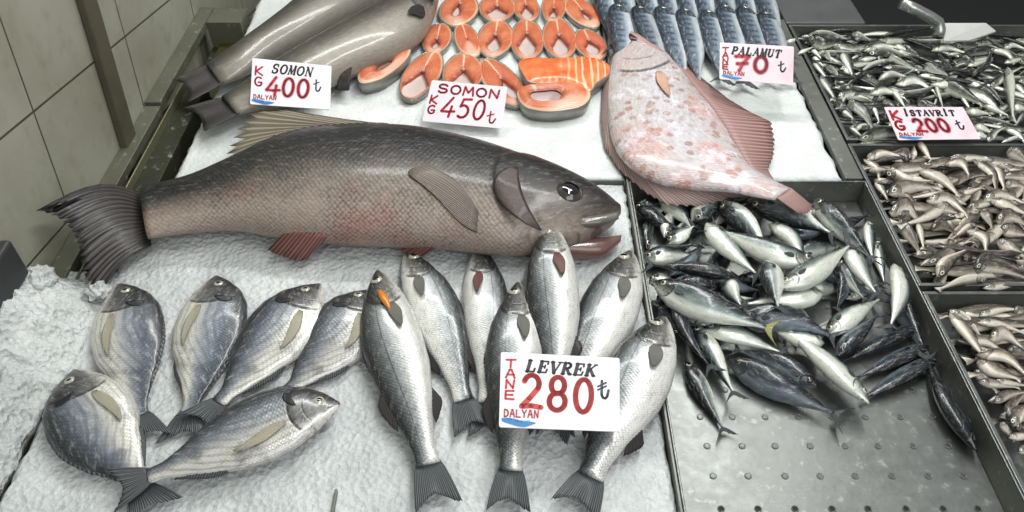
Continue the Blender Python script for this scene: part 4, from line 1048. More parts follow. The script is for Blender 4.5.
MK = [
 ([(898, 285), (912, 320), (938, 372)], 20, 1, .9, 0, 'dark mackerel wedged along the right wall of the perforated tray, upper one', 'mackerel_blue'),
 ([(985, 456), (955, 408), (930, 352)], 27, 1, .9, 0, 'dark blue mackerel alone along the right wall, lowest in the perforated tray', 'mackerel_blue'),
 ([(630, 212), (645, 210), (668, 214)], 12, 1, .8, .2, 'dark mackerel tucked under the edge of the flatfish in the tray corner', 'mackerel'),
 ([(646, 252), (648, 228), (660, 204)], 14, 1, .9, 0, 'dark narrow mackerel standing at the back left of the mackerel heap'),
 ([(664, 240), (668, 222), (676, 206)], 14, -1, -.6, .4, 'pale mackerel beside the dark narrow one at the back left'),
 ([(735, 238), (745, 250), (765, 266)], 14, 1, 1, .2, 'dark mackerel deep between two silver ones at the back'),
 ([(772, 240), (792, 246), (812, 250)], 14, 1, .5, .1, 'mackerel mostly hidden under the back of the heap'),
 ([(640, 262), (664, 256), (700, 258)], 16, 1, .2, .3, 'grey mackerel half hidden behind the long dark one at the left wall'),
 ([(648, 285), (662, 282), (682, 292)], 14, 1, -.2, .9, 'pale striped mackerel head at the left wall of the perforated tray'),
 ([(655, 303), (660, 330), (672, 356)], 13, -1, .3, 0, 'mackerel squeezed along the left wall beside the plump bass', 'mackerel'),
 ([(700, 300), (725, 300), (760, 300)], 14, 1, -.4, .3, 'pale mackerel showing through the middle of the heap'),
 ([(835, 240), (845, 250), (862, 262)], 14, 1, .6, .3, 'dark mackerel under the blue-green one at the back right'),
 ([(868, 222), (870, 245), (874, 268)], 13, 1, -.3, .6, 'pale mackerel standing near the back right wall of the tray'),
 ([(880, 240), (884, 262), (890, 290)], 12, 1, .2, .2, 'grey mackerel between the heap and the right wall'),
 ([(845, 300), (862, 290), (882, 284)], 14, 1, .2, .2, 'mackerel mostly hidden under the white-bellied ones at the right'),
 ([(915, 331), (885, 341), (832, 368)], 20, 1, .5, .1, 'dark blue mackerel, topmost of three lying parallel at the right', 'mackerel_blue', 'none'),
 ([(926, 348), (896, 360), (848, 384)], 19, 1, .5, .05, 'dark blue mackerel, middle of three lying parallel at the right', 'mackerel_blue', 'none'),
 ([(938, 362), (908, 378), (858, 406)], 22, 1, .5, 0, 'dark blue mackerel, lowest of three lying parallel at the right', 'mackerel_blue', 'none'),
 ([(726, 363), (775, 388), (848, 426)], 23, 1, .7, 0, 'long dark mackerel at the front edge of the heap, its tail on bare steel', 'mackerel_blue'),
 ([(816, 390), (775, 365), (726, 350)], 17, -1, .7, .3, 'dark mackerel just behind the long front one, nose to the right', 'mackerel_blue'),
 ([(685, 362), (704, 395), (728, 440)], 19, -1, .15, 0, 'mackerel at the front left with its tail pointing down over bare steel'),
 ([(694, 326), (714, 358), (738, 404)], 20, -1, -.1, .5, 'silver-green mackerel second from the front left corner of the heap'),
 ([(672, 300), (684, 335), (716, 380)], 20, -1, .9, .8, 'dark mackerel sloping beside the silver-green one at the left', 'mackerel_blue'),
 ([(702, 332), (738, 337), (790, 358)], 17, 1, -.3, .7, 'white-green mackerel pointing right below the long green-backed one'),
 ([(868, 407), (838, 376), (770, 318)], 23, -1, -.45, .8, 'large bright silver mackerel at the front, head down to the right'),
 ([(850, 318), (822, 330), (790, 338)], 14, 1, .3, .3, 'mackerel hidden behind the dark blue-backed one'),
 ([(823, 346), (798, 341), (765, 330)], 18, -1, -.5, .6, 'mackerel with a bright face and dark eye above the large silver one'),
 ([(736, 322), (788, 322), (842, 346)], 20, 1, .7, 1.0, 'blue-backed mackerel crossing the heap above the bright-faced one', 'mackerel_blue'),
 ([(650, 286), (698, 306), (780, 338)], 24, 1, .5, 1.5, 'long green-backed mackerel with yellowish tail crossing the left of the heap', 'mackerel', 'fin_yellow'),
 ([(716, 292), (690, 286), (655, 292)], 17, 1, .8, 1.0, 'dark mackerel just behind the long green-backed one', 'mackerel_blue'),
 ([(735, 282), (692, 272), (640, 268)], 16, 1, .8, 1.3, 'long dark mackerel pointing at the left wall above the plump bass', 'mackerel'),
 ([(822, 296), (786, 300), (735, 308)], 25, -1, -.3, .9, 'mackerel with mottled head facing right in the middle of the heap'),
 ([(726, 283), (731, 294), (742, 312)], 17, -1, -.8, 1.1, 'short white-bellied piece of mackerel in the middle of the heap'),
 ([(828, 265), (842, 285), (834, 318)], 19, -1, .8, .8, 'dark mackerel curved downward right of the heap middle', 'mackerel_blue'),
 ([(892, 268), (898, 298), (886, 338)], 25, 1, -.8, 1.1, 'white-bellied mackerel standing upright near the right wall'),
 ([(826, 340), (850, 318), (885, 298)], 25, 1, -.5, .5, 'pale ribbed mackerel left of the upright white-bellied one'),
 ([(836, 358), (852, 340), (882, 312)], 19, -1, .3, .8, 'purplish mackerel with a clear round eye facing down left', 'mackerel_blue'),
 ([(838, 262), (850, 284), (868, 306)], 12, 1, .8, 1.2, 'thin dark mackerel beside the white one on the right'),
 ([(848, 248), (860, 272), (880, 302)], 21, 1, -.3, 1.4, 'whitish mackerel with its tail toward the upright white-bellied one'),
 ([(814, 203), (835, 225), (876, 270)], 20, 1, .8, 1.2, 'dark blue-green mackerel at the back right of the heap', 'mackerel'),
 ([(800, 212), (815, 216), (830, 222)], 9, 1, -.5, .3, 'thin pale mackerel just right of the flatfish tail'),
 ([(703, 204), (735, 196), (768, 204)], 13, 1, .6, .2, 'dark mackerel right under the tail root of the flatfish'),
 ([(768, 228), (790, 240), (806, 268)], 20, 1, -.5, .9, 'pale mackerel partly under the blue-backed diagonal one'),
 ([(745, 206), (785, 214), (840, 244)], 18, -1, -.6, 1.1, 'yellowish white mackerel on top at the back, tail to the right'),
 ([(718, 206), (745, 226), (772, 262)], 21, -1, -.5, 1.0, 'white-bellied mackerel on top, diagonal from the flatfish edge'),
 ([(816, 264), (776, 256), (702, 226)], 17, -1, .4, 1.8, 'steel-blue mackerel lying diagonal across the white ones, head right', 'mackerel'),
 ([(706, 226), (728, 250), (764, 284)], 23, 1, -.35, 1.4, 'bright silver mackerel sloping down from under the flatfish'),
 ([(658, 200), (676, 210), (694, 234)], 17, 1, .3, .5, 'mackerel with pale back stripe just under the flatfish fringe'),
 ([(668, 246), (678, 238), (696, 226)], 17, 1, -.4, 1.3, 'mackerel with white face near the left wall below the flatfish'),
 ([(692, 224), (706, 212), (728, 198)], 22, -1, -.2, .7, 'round-headed silver mackerel with dark eye under the flatfish fringe'),
 ([(776, 291), (808, 276), (856, 242)], 26, 1, -.2, 1.9, 'big smooth silver mackerel on top, tail raised to the right'),
 ([(766, 262), (773, 284), (778, 316)], 23, -1, .15, 2.1, 'short silver mackerel on top, tail pointing down in the middle'),
]
for a in MK:
    a = list(a) + [None]*(8-len(a)); mack(a[0], a[1], a[2], a[3], a[4], a[5], a[6] or 'mackerel', 'mack', a[7] or 'fin_grey')
rnd3 = random.Random(5)
for k in range(26):      # lower layer glimpsed between the others
    u, v = [(u_, v_) for u_, v_ in [(660+ (k % 7)*32, 220+(k//7)*34)]][0]; u += rnd3.uniform(-9, 9)+ (k//7)*4; v += rnd3.uniform(-6, 6)
    if v > 330 and u < 700: continue
    a = rnd3.uniform(-.9, .9); du, dv = 30*math.cos(a), 24*math.sin(a)
    mack([(u-du, v-dv), (u, v+rnd3.uniform(-3, 3)), (u+du, v+dv)], 17, rnd3.choice((-1, 1)), rnd3.uniform(-.3, .9), .15, 'mackerel in the bottom layer, seen only between the ones heaped above', rnd3.choice(('mackerel', 'mackerel_blue')), eye=False)

# ================================================================= SMALL FISH HEAPS
PROTO = {}
def proto(kind, prof, mat, Lm, w, bend, roll, fork, N=24, K=14):
    pts = [Vector((0, 0, 0)), Vector((Lm*.5, bend*Lm, 0)), Vector((Lm, 0, 0))]
    st = stations(pts, prof, w, 1, 1, 18); f = Fish(st, 0, roll, N, K, .25, .75)
    o = empty('tmp'); TOPS.remove(o)
    b = f.body(mat, o, 'small_fish', tail=(Lm*.13, w*.36, fork)); me = b.data
    bpy.data.objects.remove(b); bpy.data.objects.remove(o)
    return me, f
for kind, prof, mat, Lm, w, fork in (('scad', 'small', 'scad', .115, .024, .5), ('whiting', 'small', 'whiting', .125, .024, .2)):
    for bend in (-.12, -.06, .0, .06, .12):
        for roll in (-.9, -.35, .1, .55, 1.0):
            PROTO[kind, bend, roll] = proto(kind, prof, M[mat], Lm, w, bend, roll, fork)[0]
NAT = {'scad': .115*1.13, 'whiting': .125*1.13}
NW = {'scad': .0255, 'whiting': .0245}
def small(kind, name, a, m, b, z, w, ds, roll, label, cat, group):
    """a head, m bend point or None, b tail (px)"""
    A, B = P(*a, z+.008), P(*b, z+.008); d = B-A; L = d.length
    bend = 0
    if m: Mm = P(*m, z+.008); n = Vector((-d.y, d.x, 0))/L; bend = (Mm-(A+B)/2).dot(n)/L*ds
    kb = min((-.12, -.06, .0, .06, .12), key=lambda x: abs(x-bend)); kr = min((-.9, -.35, .1, .55, 1.0), key=lambda x: abs(x-roll))
    o = bpy.data.objects.new(name, PROTO[kind, kb, kr]); link(o); TOPS.append(o)
    sc = L/NAT[kind]
    wm = NW[kind]; 
    if w:
        w *= .97
        e = .01; c = (A+B)/2; n = Vector((-d.y, d.x, 0))/L; du = project(c+n*e)-project(c-n*e); sw = w*2*e/du.length/wm
    else: sw = sc*.6+.4
    mid = (A+B)/2 + Vector((-d.y, d.x, 0))/L*(kb*L*ds*0)
    ang = math.atan2(d.y, d.x)
    # mesh origin sits at mid body; keep the chord centred
    o.scale = (sc, sw*ds, min(sw, 1.25)); o.rotation_euler = (0, 0, ang)
    off = Vector((math.cos(ang), math.sin(ang), 0))*(-L*.06) + Vector((-math.sin(ang), math.cos(ang), 0))*(kb*L*ds*.9)
    o.location = Vector((mid.x, mid.y, z)) + off
    hx = abs(math.cos(ang))*L*.5+abs(math.sin(ang))*.010; x0 = .610 if kind == 'whiting' else .608
    if o.location.x-hx < x0 and a[0] > 800: o.location.x = x0+hx
    tag(o, label, cat, group); return o
SC = [ # head, bend, tail, width px, dorsal, roll, level, (label)
 ((784,42),None,(802,37),9,1,-.5,2,'small pale fish lying on the corner rim of the back tray beside the 70 card'),((796,56),None,(814,47),10,1,-.9,2),((806,37),(830,37),(858,42),8,-1,-.6,2),((808,42),(822,47),(842,48),8,1,.8,2.2),((830,47),(848,49),(872,46),8,1,.6,2),
 ((851,35),None,(872,41),7,-1,-.3,2),((862,50),(885,46),(908,47),10,1,-.6,2.4),((866,54),(888,54),(912,58),9,-1,-.9,2),((844,53),None,(854,78),15,1,-.6,2.3,'pale belly-up horse mackerel standing upright near the left of the back tray'),((850,59),None,(866,51),6,1,-.9,1.8),
 ((811,60),None,(828,82),9,1,-.3,1.8),((824,64),(832,70),(838,84),10,-1,-.2,2),((802,58),None,(814,68),9,1,-.9,1.8),((812,52),None,(822,60),10,1,-.9,2),((822,50),None,(832,62),10,-1,-.4,2),
 ((896,60),(872,62),(856,74),8,1,-.3,2.2),((858,60),(868,58),(882,56),9,1,-.4,1.9),((884,74),(862,72),(844,86),11,1,1,2.5),((876,80),(890,75),(912,78),11,1,-.9,2.4),((830,48),None,(848,74),10,1,1,1.6),
 ((894,46),None,(912,52),8,1,-.4,2.2),((896,56),None,(912,55),8,-1,-.9,2),((908,43),(925,44),(950,40),9,-1,-.5,2.2),((930,49),(950,46),(970,52),9,1,-.5,2.4),((946,55),None,(970,53),6,1,-.9,2),
 ((998,50),(975,52),(952,62),9,-1,.8,2.5),((948,74),(962,70),(974,63),8,-1,.3,2.3),((968,65),None,(992,58),9,1,-.4,2.5),((984,48),(992,43),(1002,46),7,1,-.6,2.2),((1002,46),(1014,43),(1028,47),8,1,-.5,2.3),
 ((992,49),(1008,54),(1020,62),9,1,-.6,2.2),((1005,62),None,(1030,56),9,1,-.3,2.3),((895,79),(915,76),(938,86),15,1,-.5,2.3),((932,82),(955,82),(980,96),11,1,-.4,2.6),((924,64),(938,70),(950,76),9,1,.6,2.1),
 ((992,88),(1004,74),(1026,64),12,1,-.6,2.6),((1007,68),(1010,90),(1013,124),14,-1,-.9,3,'bright white horse mackerel with yellow tail hanging down at the right of the back tray'),((966,78),(980,86),(990,96),11,1,.2,2.2),((898,48),None,(920,58),9,1,1,1.9),((930,62),None,(950,58),8,1,-.3,1.9),
 ((814,74),None,(830,102),11,1,0,2),((846,78),(838,92),(832,108),8,1,-.3,2.6,'slim horse mackerel with yellow tail tip left of the 200 card'),((836,95),(852,90),(870,95),10,1,.2,2.3),((850,100),(862,110),(876,130),13,1,.4,2.5),((872,104),None,(880,124),11,1,-.9,2.2),((816,98),(828,108),(842,128),9,1,1,2),
 ((842,113),None,(854,120),9,1,-.9,2),((838,130),(852,121),(864,121),8,1,-.3,2.2),((830,128),None,(844,138),8,1,-.9,2),((834,140),(862,132),(900,137),11,1,1,2.4),((842,144),(860,138),(880,138),9,1,.2,2.1),
 ((868,92),(885,88),(908,96),10,1,-.4,2.5),((892,92),None,(906,110),13,1,-.8,2.4),((897,96),(918,92),(940,84),12,-1,.1,2.7),((936,84),None,(944,108),8,1,-.7,2.6),((940,84),(960,94),(984,108),12,1,1,2.4),
 ((956,90),(982,98),(1008,114),12,1,.7,2.4),((962,97),None,(973,112),8,1,-.9,2.6),((982,108),None,(1010,118),8,1,-.9,2.3),((964,112),None,(990,114),11,1,-.5,2.5),((974,126),None,(994,134),10,1,-.2,2.3),((974,133),None,(992,139),8,1,-.6,2.3),
 ((988,140),(994,132),(1006,124),11,1,-.3,2.6),((992,124),None,(1014,118),8,1,-.6,2.2),((1008,128),(1018,134),(1030,144),11,1,-.4,2.3),((1002,142),None,(1030,132),9,1,-.8,2.3),((1016,84),None,(1030,98),12,1,-.3,2.3),((1010,106),None,(1030,110),12,1,-.4,2.3),
 ((978,82),(992,90),(1006,104),10,-1,.3,2.3),((858,78),None,(882,86),8,1,.8,2.1),((958,58),None,(980,68),8,1,1,2),((800,84),None,(812,96),8,1,1,1.6),((884,100),None,(900,118),10,1,.9,2.1),
 ((950,60),None,(932,66),8,1,-.4,2.2),((1000,92),None,(1020,88),8,1,.9,2.0),((918,100),None,(934,112),8,1,.9,2.0)]
GEN = {'scad': 'small silvery olive-backed horse mackerel heaped in the back tray', 'whiting': 'small brown and white whiting heaped in the middle tray', 'whiting2': 'small pale whiting heaped in the front tray below the middle one'}
LV = lambda l: -.04+.0145*l
for q in SC:
    small('scad', 'horse_mackerel', q[0], q[1], q[2], LV(q[6]*.9+.25), q[3], q[4], q[5], q[7] if len(q) > 7 else GEN['scad'], 'fish', 'horse mackerel in the back tray')
WH = [((845,157),(866,148),(890,155),11,1,-.2,2.3,'arched whiting in the back left corner of the middle tray'),((847,164),None,(864,158),8,1,.6,2),((866,157),(876,164),(884,180),9,1,-.1,2.4),((852,172),None,(872,171),10,1,-.9,2),((860,181),None,(874,178),8,1,-.9,2),
 ((912,157),(900,153),(888,150),13,1,.3,2.2),((912,160),None,(914,144),11,1,-.9,2.4,'short white whiting standing against the back wall of the middle tray'),((918,144),None,(932,164),14,1,-.7,2.3),((888,170),(905,163),(926,166),9,1,.7,2.5),((956,158),(935,163),(914,168),9,-1,.4,2.6),
 ((884,171),(905,177),(932,172),8,1,-.1,2.5),((884,174),(906,184),(934,187),9,-1,-.8,2.6),((922,170),(942,180),(964,196),15,1,-.4,2.7),((862,193),(885,187),(914,186),15,1,.5,2.6,'broad brown-backed whiting lying level at the left of the middle tray'),((966,202),(940,190),(906,194),10,-1,-.2,2.5),
 ((878,205),(892,199),(910,214),16,1,.6,2.6),((900,194),None,(918,206),10,1,.4,2.4),((928,196),(950,200),(972,210),12,1,0,2.6),((948,160),(960,162),(976,172),13,1,-.4,2.5),((950,182),(965,176),(984,172),11,1,.7,2.4),
 ((976,158),(988,166),(1002,190),12,1,.3,2.7),((997,164),None,(1006,190),12,1,-.5,2.6),((1004,176),None,(1020,168),9,1,-.8,2.4),((1008,150),(1018,158),(1030,168),13,1,.9,2.2),((956,194),None,(984,186),12,1,-.6,2.4),((982,196),(1004,192),(1030,200),12,1,.2,2.6),
 ((968,206),(990,200),(1012,200),10,1,0,2.4),((990,200),(1006,206),(1030,216),12,1,-.5,2.6),((944,204),(930,216),(898,227),14,-1,-.6,3,'shiny whitish whiting slanting left in the middle of the middle tray'),((864,214),(884,216),(910,214),9,1,.8,2.3),((918,224),None,(924,250),13,1,-.7,2.5),
 ((930,224),(942,220),(956,229),9,1,.9,2.6),((864,220),(872,236),(884,256),14,1,.8,2.2),((898,228),None,(914,252),9,1,-.3,2.3),((904,264),(926,250),(956,232),12,1,.5,2.8),((976,222),(966,230),(952,238),10,1,-.5,2.8),
 ((948,246),None,(974,240),9,1,-.8,2.6),((972,228),(985,236),(994,250),13,1,.1,2.8),((934,276),(944,262),(966,246),16,-1,-.2,3.1,'big-headed whiting with open eye facing the front wall of the middle tray'),((987,278),(965,280),(936,289),12,1,-.8,2.9,'white whiting with pinkish nose along the front wall of the middle tray'),((912,288),None,(928,260),13,1,.2,2.3),((918,264),None,(934,254),8,1,-.9,2.3),
 ((1022,253),(990,253),(958,248),10,1,.6,2.8),((970,266),(990,260),(1012,262),15,1,.8,2.5),((972,264),(998,268),(1030,276),10,1,.7,2.6),((984,286),None,(1030,280),10,1,0,2.6),((998,240),None,(1030,260),11,1,.6,2.5),((984,208),None,(994,228),11,1,.7,2.6),
 ((994,216),(1010,212),(1030,222),12,1,.5,2.6),((954,216),None,(980,206),9,1,-.2,2.5),((870,234),None,(896,246),10,1,.7,2.0),((1004,184),None,(1030,188),9,1,.6,2.2),((936,204),None,(960,214),9,1,.6,2.3),((855,178),None,(868,200),9,1,.2,2.1),((1000,228),None,(1030,236),10,1,.4,2.4)]
for q in WH:
    small('whiting', 'whiting', q[0], q[1], q[2], LV(q[6]*.9+.1), q[3], q[4], q[5], q[7] if len(q) > 7 else GEN['whiting'], 'fish', 'whiting in the middle tray')
W2 = [((940,312),(956,335),(980,365),17,1,-.6,2.6,'large white whiting lying along the left wall of the front whiting tray'),((950,308),(966,320),(986,338),11,-1,-.4,2.4),((960,314),None,(984,318),10,1,-.9,2),((980,314),(1000,308),(1026,306),11,1,-.5,2.6),((1014,308),None,(1034,312),8,1,.5,2.6),((982,324),None,(1004,318),8,1,-.9,2.2),
 ((996,322),None,(1030,322),9,1,.5,2.4),((978,320),(1000,324),(1030,332),10,1,-.3,2.8),((988,332),(1002,330),(1024,340),16,1,.2,2.5),((968,337),(990,338),(1012,352),9,1,0,2.7),((978,350),(1004,352),(1036,374),15,1,-.6,3,'white whiting pointing down right in the front whiting tray'),((972,346),None,(998,350),9,1,-.4,2.3),
 ((1008,348),None,(1034,358),9,1,.8,2.9),((958,358),(975,370),(1004,382),14,1,-.1,2.6),((980,362),(996,364),(1018,372),13,1,0,2.5),((972,380),None,(1014,386),9,1,.5,2.3),((984,400),(998,393),(1020,388),11,1,.4,2.7),((996,378),None,(1034,384),7,1,.2,2.6),
 ((1008,428),(1000,410),(1012,388),17,1,.3,2.6),((1012,424),(1020,408),(1036,398),16,1,-.5,2.9),((1004,436),None,(1034,432),12,1,-.5,2.6),((1020,450),None,(1040,440),12,1,0,2.6),((992,420),None,(1006,440),9,1,.5,2.1),((1016,470),None,(1040,460),12,1,-.2,2.4),((966,368),None,(990,392),10,1,.6,2.1),((1024,400),None,(1040,380),12,1,.3,2.2),((1018,344),None,(1040,334),10,1,.2,2.2)]
for q in W2:
    small('whiting', 'whiting', q[0], q[1], q[2], LV(q[6]*.9+.1), q[3], q[4], q[5], q[7] if len(q) > 7 else GEN['whiting2'], 'fish', 'whiting in the front tray')
# fish lying below the top layer of each heap, glimpsed between the others
rn2 = random.Random(11)
def under(kind, name, x0, x1, y0, y1, label, group, nx, ny, lv, clip=None):
    for j in range(ny):
        for i in range(nx):
            for l in lv:
                x = x0+(x1-x0)*(i+.5+rn2.uniform(-.4, .4))/nx; y = y0+(y1-y0)*(j+.5+rn2.uniform(-.4, .4))/ny
                ang = rn2.choice((0, PI))+rn2.gauss(0, .7); z = LV(l+rn2.uniform(-.2, .2)); L = NAT[kind]*rn2.uniform(.75, .95)
                if not (x0+.02 < x-abs(math.cos(ang))*L/2+.02 and x+abs(math.cos(ang))*L/2 < x1+.1 and y-abs(math.sin(ang))*L/2 > y0-.0 and y+abs(math.sin(ang))*L/2 < y1): ang = 0 if rn2.random() < .5 else PI
                if x-L/2 < x0: x = x0+L/2+.004
                if project(Vector((x, y, z)))[0] > 1045: continue
                o = bpy.data.objects.new(name, PROTO[kind, rn2.choice((-.06, .0, .06)), rn2.choice((-.35, .1, .55, 1.0))]); link(o); TOPS.append(o)
                sc = L/NAT[kind]; o.scale = (sc, sc*rn2.choice((-1, 1))*1.0, sc*.95); o.rotation_euler = (rn2.gauss(0, .08), rn2.gauss(0, .06), ang); o.location = (x, y, z)
                tag(o, label, 'fish', group)
under('scad', 'horse_mackerel', .608, 1.2, 1.185, 1.57, GEN['scad'], 'horse mackerel in the back tray', 9, 11, (1.1, 2.1))
under('whiting', 'whiting', .606, 1.05, .82, 1.13, GEN['whiting'], 'whiting in the middle tray', 6, 12, (1.1, 2.1))
under('whiting', 'whiting', .606, .86, .43, .78, GEN['whiting2'], 'whiting in the front tray', 3, 12, (1.0, 2.0))

# ================================================================= PRICE CARDS
def arc(cx, cy, rx, ry, a0, a1, n=16): return [(cx+rx*math.cos(math.radians(a0+(a1-a0)*i/n)), cy+ry*math.sin(math.radians(a0+(a1-a0)*i/n))) for i in range(n+1)]
# glyphs in a unit box; (weight, points). Printed: heavy stems and serifs
def ser(x, y, w=.16): return (.5, [(x-w, y), (x+w, y)])
PR = {
 'L': [(1, [(.25, 0), (.25, 1)]), ser(.25, 1), (.6, [(.1, 0), (.85, 0), (.88, .28)])],
 'E': [(1, [(.25, 0), (.25, 1)]), (.55, [(.1, 1), (.85, 1), (.87, .75)]), (.5, [(.25, .52), (.65, .52)]), (.5, [(.65, .65), (.65, .38)]), (.55, [(.1, 0), (.87, 0), (.92, .28)])],
 'V': [(1, [(.15, 1), (.5, 0)]), (.5, [(.5, 0), (.88, 1)]), ser(.15, 1), ser(.88, 1)],
 'R': [(1, [(.22, 0), (.22, 1)]), ser(.22, 0), (.55, [(.08, 1), (.55, 1)]), (.8, arc(.5, .76, .28, .24, 90, -90)), (.5, [(.22, .52), (.5, .52)]), (.9, [(.48, .5), (.8, 0), (.95, 0)])],
 'K': [(1, [(.22, 0), (.22, 1)]), ser(.22, 1), ser(.22, 0), (.5, [(.24, .42), (.85, 1)]), (.95, [(.42, .58), (.85, 0)]), ser(.85, 1, .12), ser(.87, 0, .13)],
 'S': [(.9, arc(.5, .75, .3, .25, 30, 270)+arc(.5, .26, .32, .26, 90, -150)), (.5, [(.8, .98), (.78, .72)]), (.5, [(.18, .3), (.18, .02)])],
 'O': [(.9, arc(.5, .5, .4, .5, 0, 360, 26))],
 'M': [(.6, [(.12, 0), (.18, 1)]), (1, [(.18, 1), (.5, .1)]), (.5, [(.5, .1), (.82, 1)]), (1, [(.82, 1), (.88, 0)]), ser(.12, 0, .1), ser(.88, 0, .12), ser(.15, 1, .1), ser(.85, 1, .1)],
 'N': [(.55, [(.18, 0), (.18, 1)]), (1, [(.18, 1), (.82, 0)]), (.55, [(.82, 0), (.82, 1)]), ser(.18, 0, .12), ser(.82, 1, .12), ser(.14, 1, .08)],
 'P': [(1, [(.25, 0), (.25, 1)]), ser(.25, 0), (.55, [(.1, 1), (.55, 1)]), (.85, arc(.52, .73, .3, .27, 90, -90)), (.5, [(.25, .46), (.52, .46)])],
 'A': [(.5, [(.12, 0), (.5, 1)]), (1, [(.5, 1), (.86, 0)]), (.5, [(.25, .36), (.72, .36)]), ser(.12, 0, .12), ser(.88, 0, .13)],
 'U': [(1, [(.2, 1), (.2, .3)]), (.75, arc(.5, .3, .3, .3, 180, 360)), (.55, [(.8, .3), (.8, 1)]), ser(.2, 1), ser(.8, 1, .12)],
 'T': [(1, [(.5, 0), (.5, 1)]), ser(.5, 0), (.55, [(.08, .75), (.1, 1), (.9, 1), (.92, .75)])],
 'I': [(1, [(.5, 0), (.5, .95)]), ser(.5, 0), ser(.5, .95)],
 'İ': [(1, [(.5, 0), (.5, .95)]), ser(.5, 0), ser(.5, .95), (1.1, [(.5, 1.22), (.5, 1.24)])]}
HW = {
 '0': [(1, arc(.5, .5, .36, .5, 80, 440, 28))], '2': [(1, arc(.48, .72, .34, .27, 165, -30)+[(.42, .28), (.08, .03)]+[(.5, .06), (.95, .02)])],
 '4': [(1, [(.62, 1), (.3, .6), (.02, .26), (.55, .26), (.98, .3)]), (1, [(.7, .55), (.66, 0)])],
 '5': [(1, [(.88, 1), (.3, .97), (.2, .58)]+arc(.45, .34, .4, .32, 120, -130))],
 '7': [(1, [(.1, .92), (.5, .95), (.95, 1), (.6, .5), (.38, 0)]), (1, [(.22, .45), (.85, .52)])],
 '8': [(1, arc(.5, .74, .3, .26, -60, 240, 20)+arc(.5, .25, .36, .26, 120, -240, 24)+[(.66, .5)])],
 'K': [(1, [(.15, 1), (.12, 0)]), (1, [(.85, 1), (.2, .45), (.9, 0)])], 'G': [(1, arc(.52, .5, .4, .5, 50, 320)+[(.85, .42), (.5, .42)])],
 'T': [(1, [(.05, .95), (.95, 1)]), (1, [(.5, .97), (.46, 0)])], 'A': [(1, [(.05, 0), (.4, 1), (.6, 1), (.92, 0)]), (1, [(.2, .4), (.85, .4)])],
 'N': [(1, [(.1, 0), (.15, 1), (.8, .05), (.9, 1)])], 'E': [(1, [(.9, 1), (.12, .97), (.1, .03), (.92, 0)]), (1, [(.12, .5), (.8, .52)])],
 'S': [(1, arc(.5, .75, .36, .25, 20, 270)+arc(.5, .25, .38, .25, 90, -160))], 'O': [(1, arc(.5, .5, .42, .5, 70, 430, 24))], 'M': [(1, [(.05, 0), (.15, 1), (.5, .3), (.85, 1), (.95, 0)])],
 'L': [(1, [(.15, 1), (.1, .02), (.9, 0)])], 'D': [(1, [(.12, 0), (.12, 1)]+arc(.2, .5, .68, .5, 90, -90)+[(.12, 0)])], 'Y': [(1, [(.08, 1), (.5, .5)]), (1, [(.92, 1), (.5, .5), (.48, 0)])],
 't': [(1, [(.32, 1.05), (.3, .3)]+arc(.56, .3, .27, .28, 180, 330)+[(.98, .42)]), (.8, [(-.05, .62), (.72, .86)])],
 'tt': [(1, [(.34, 1.05), (.32, .3)]+arc(.58, .3, .26, .28, 180, 350)+[(.92, .5)]), (.75, [(0, .5), (.7, .74)]), (.75, [(0, .7), (.7, .95)])]}
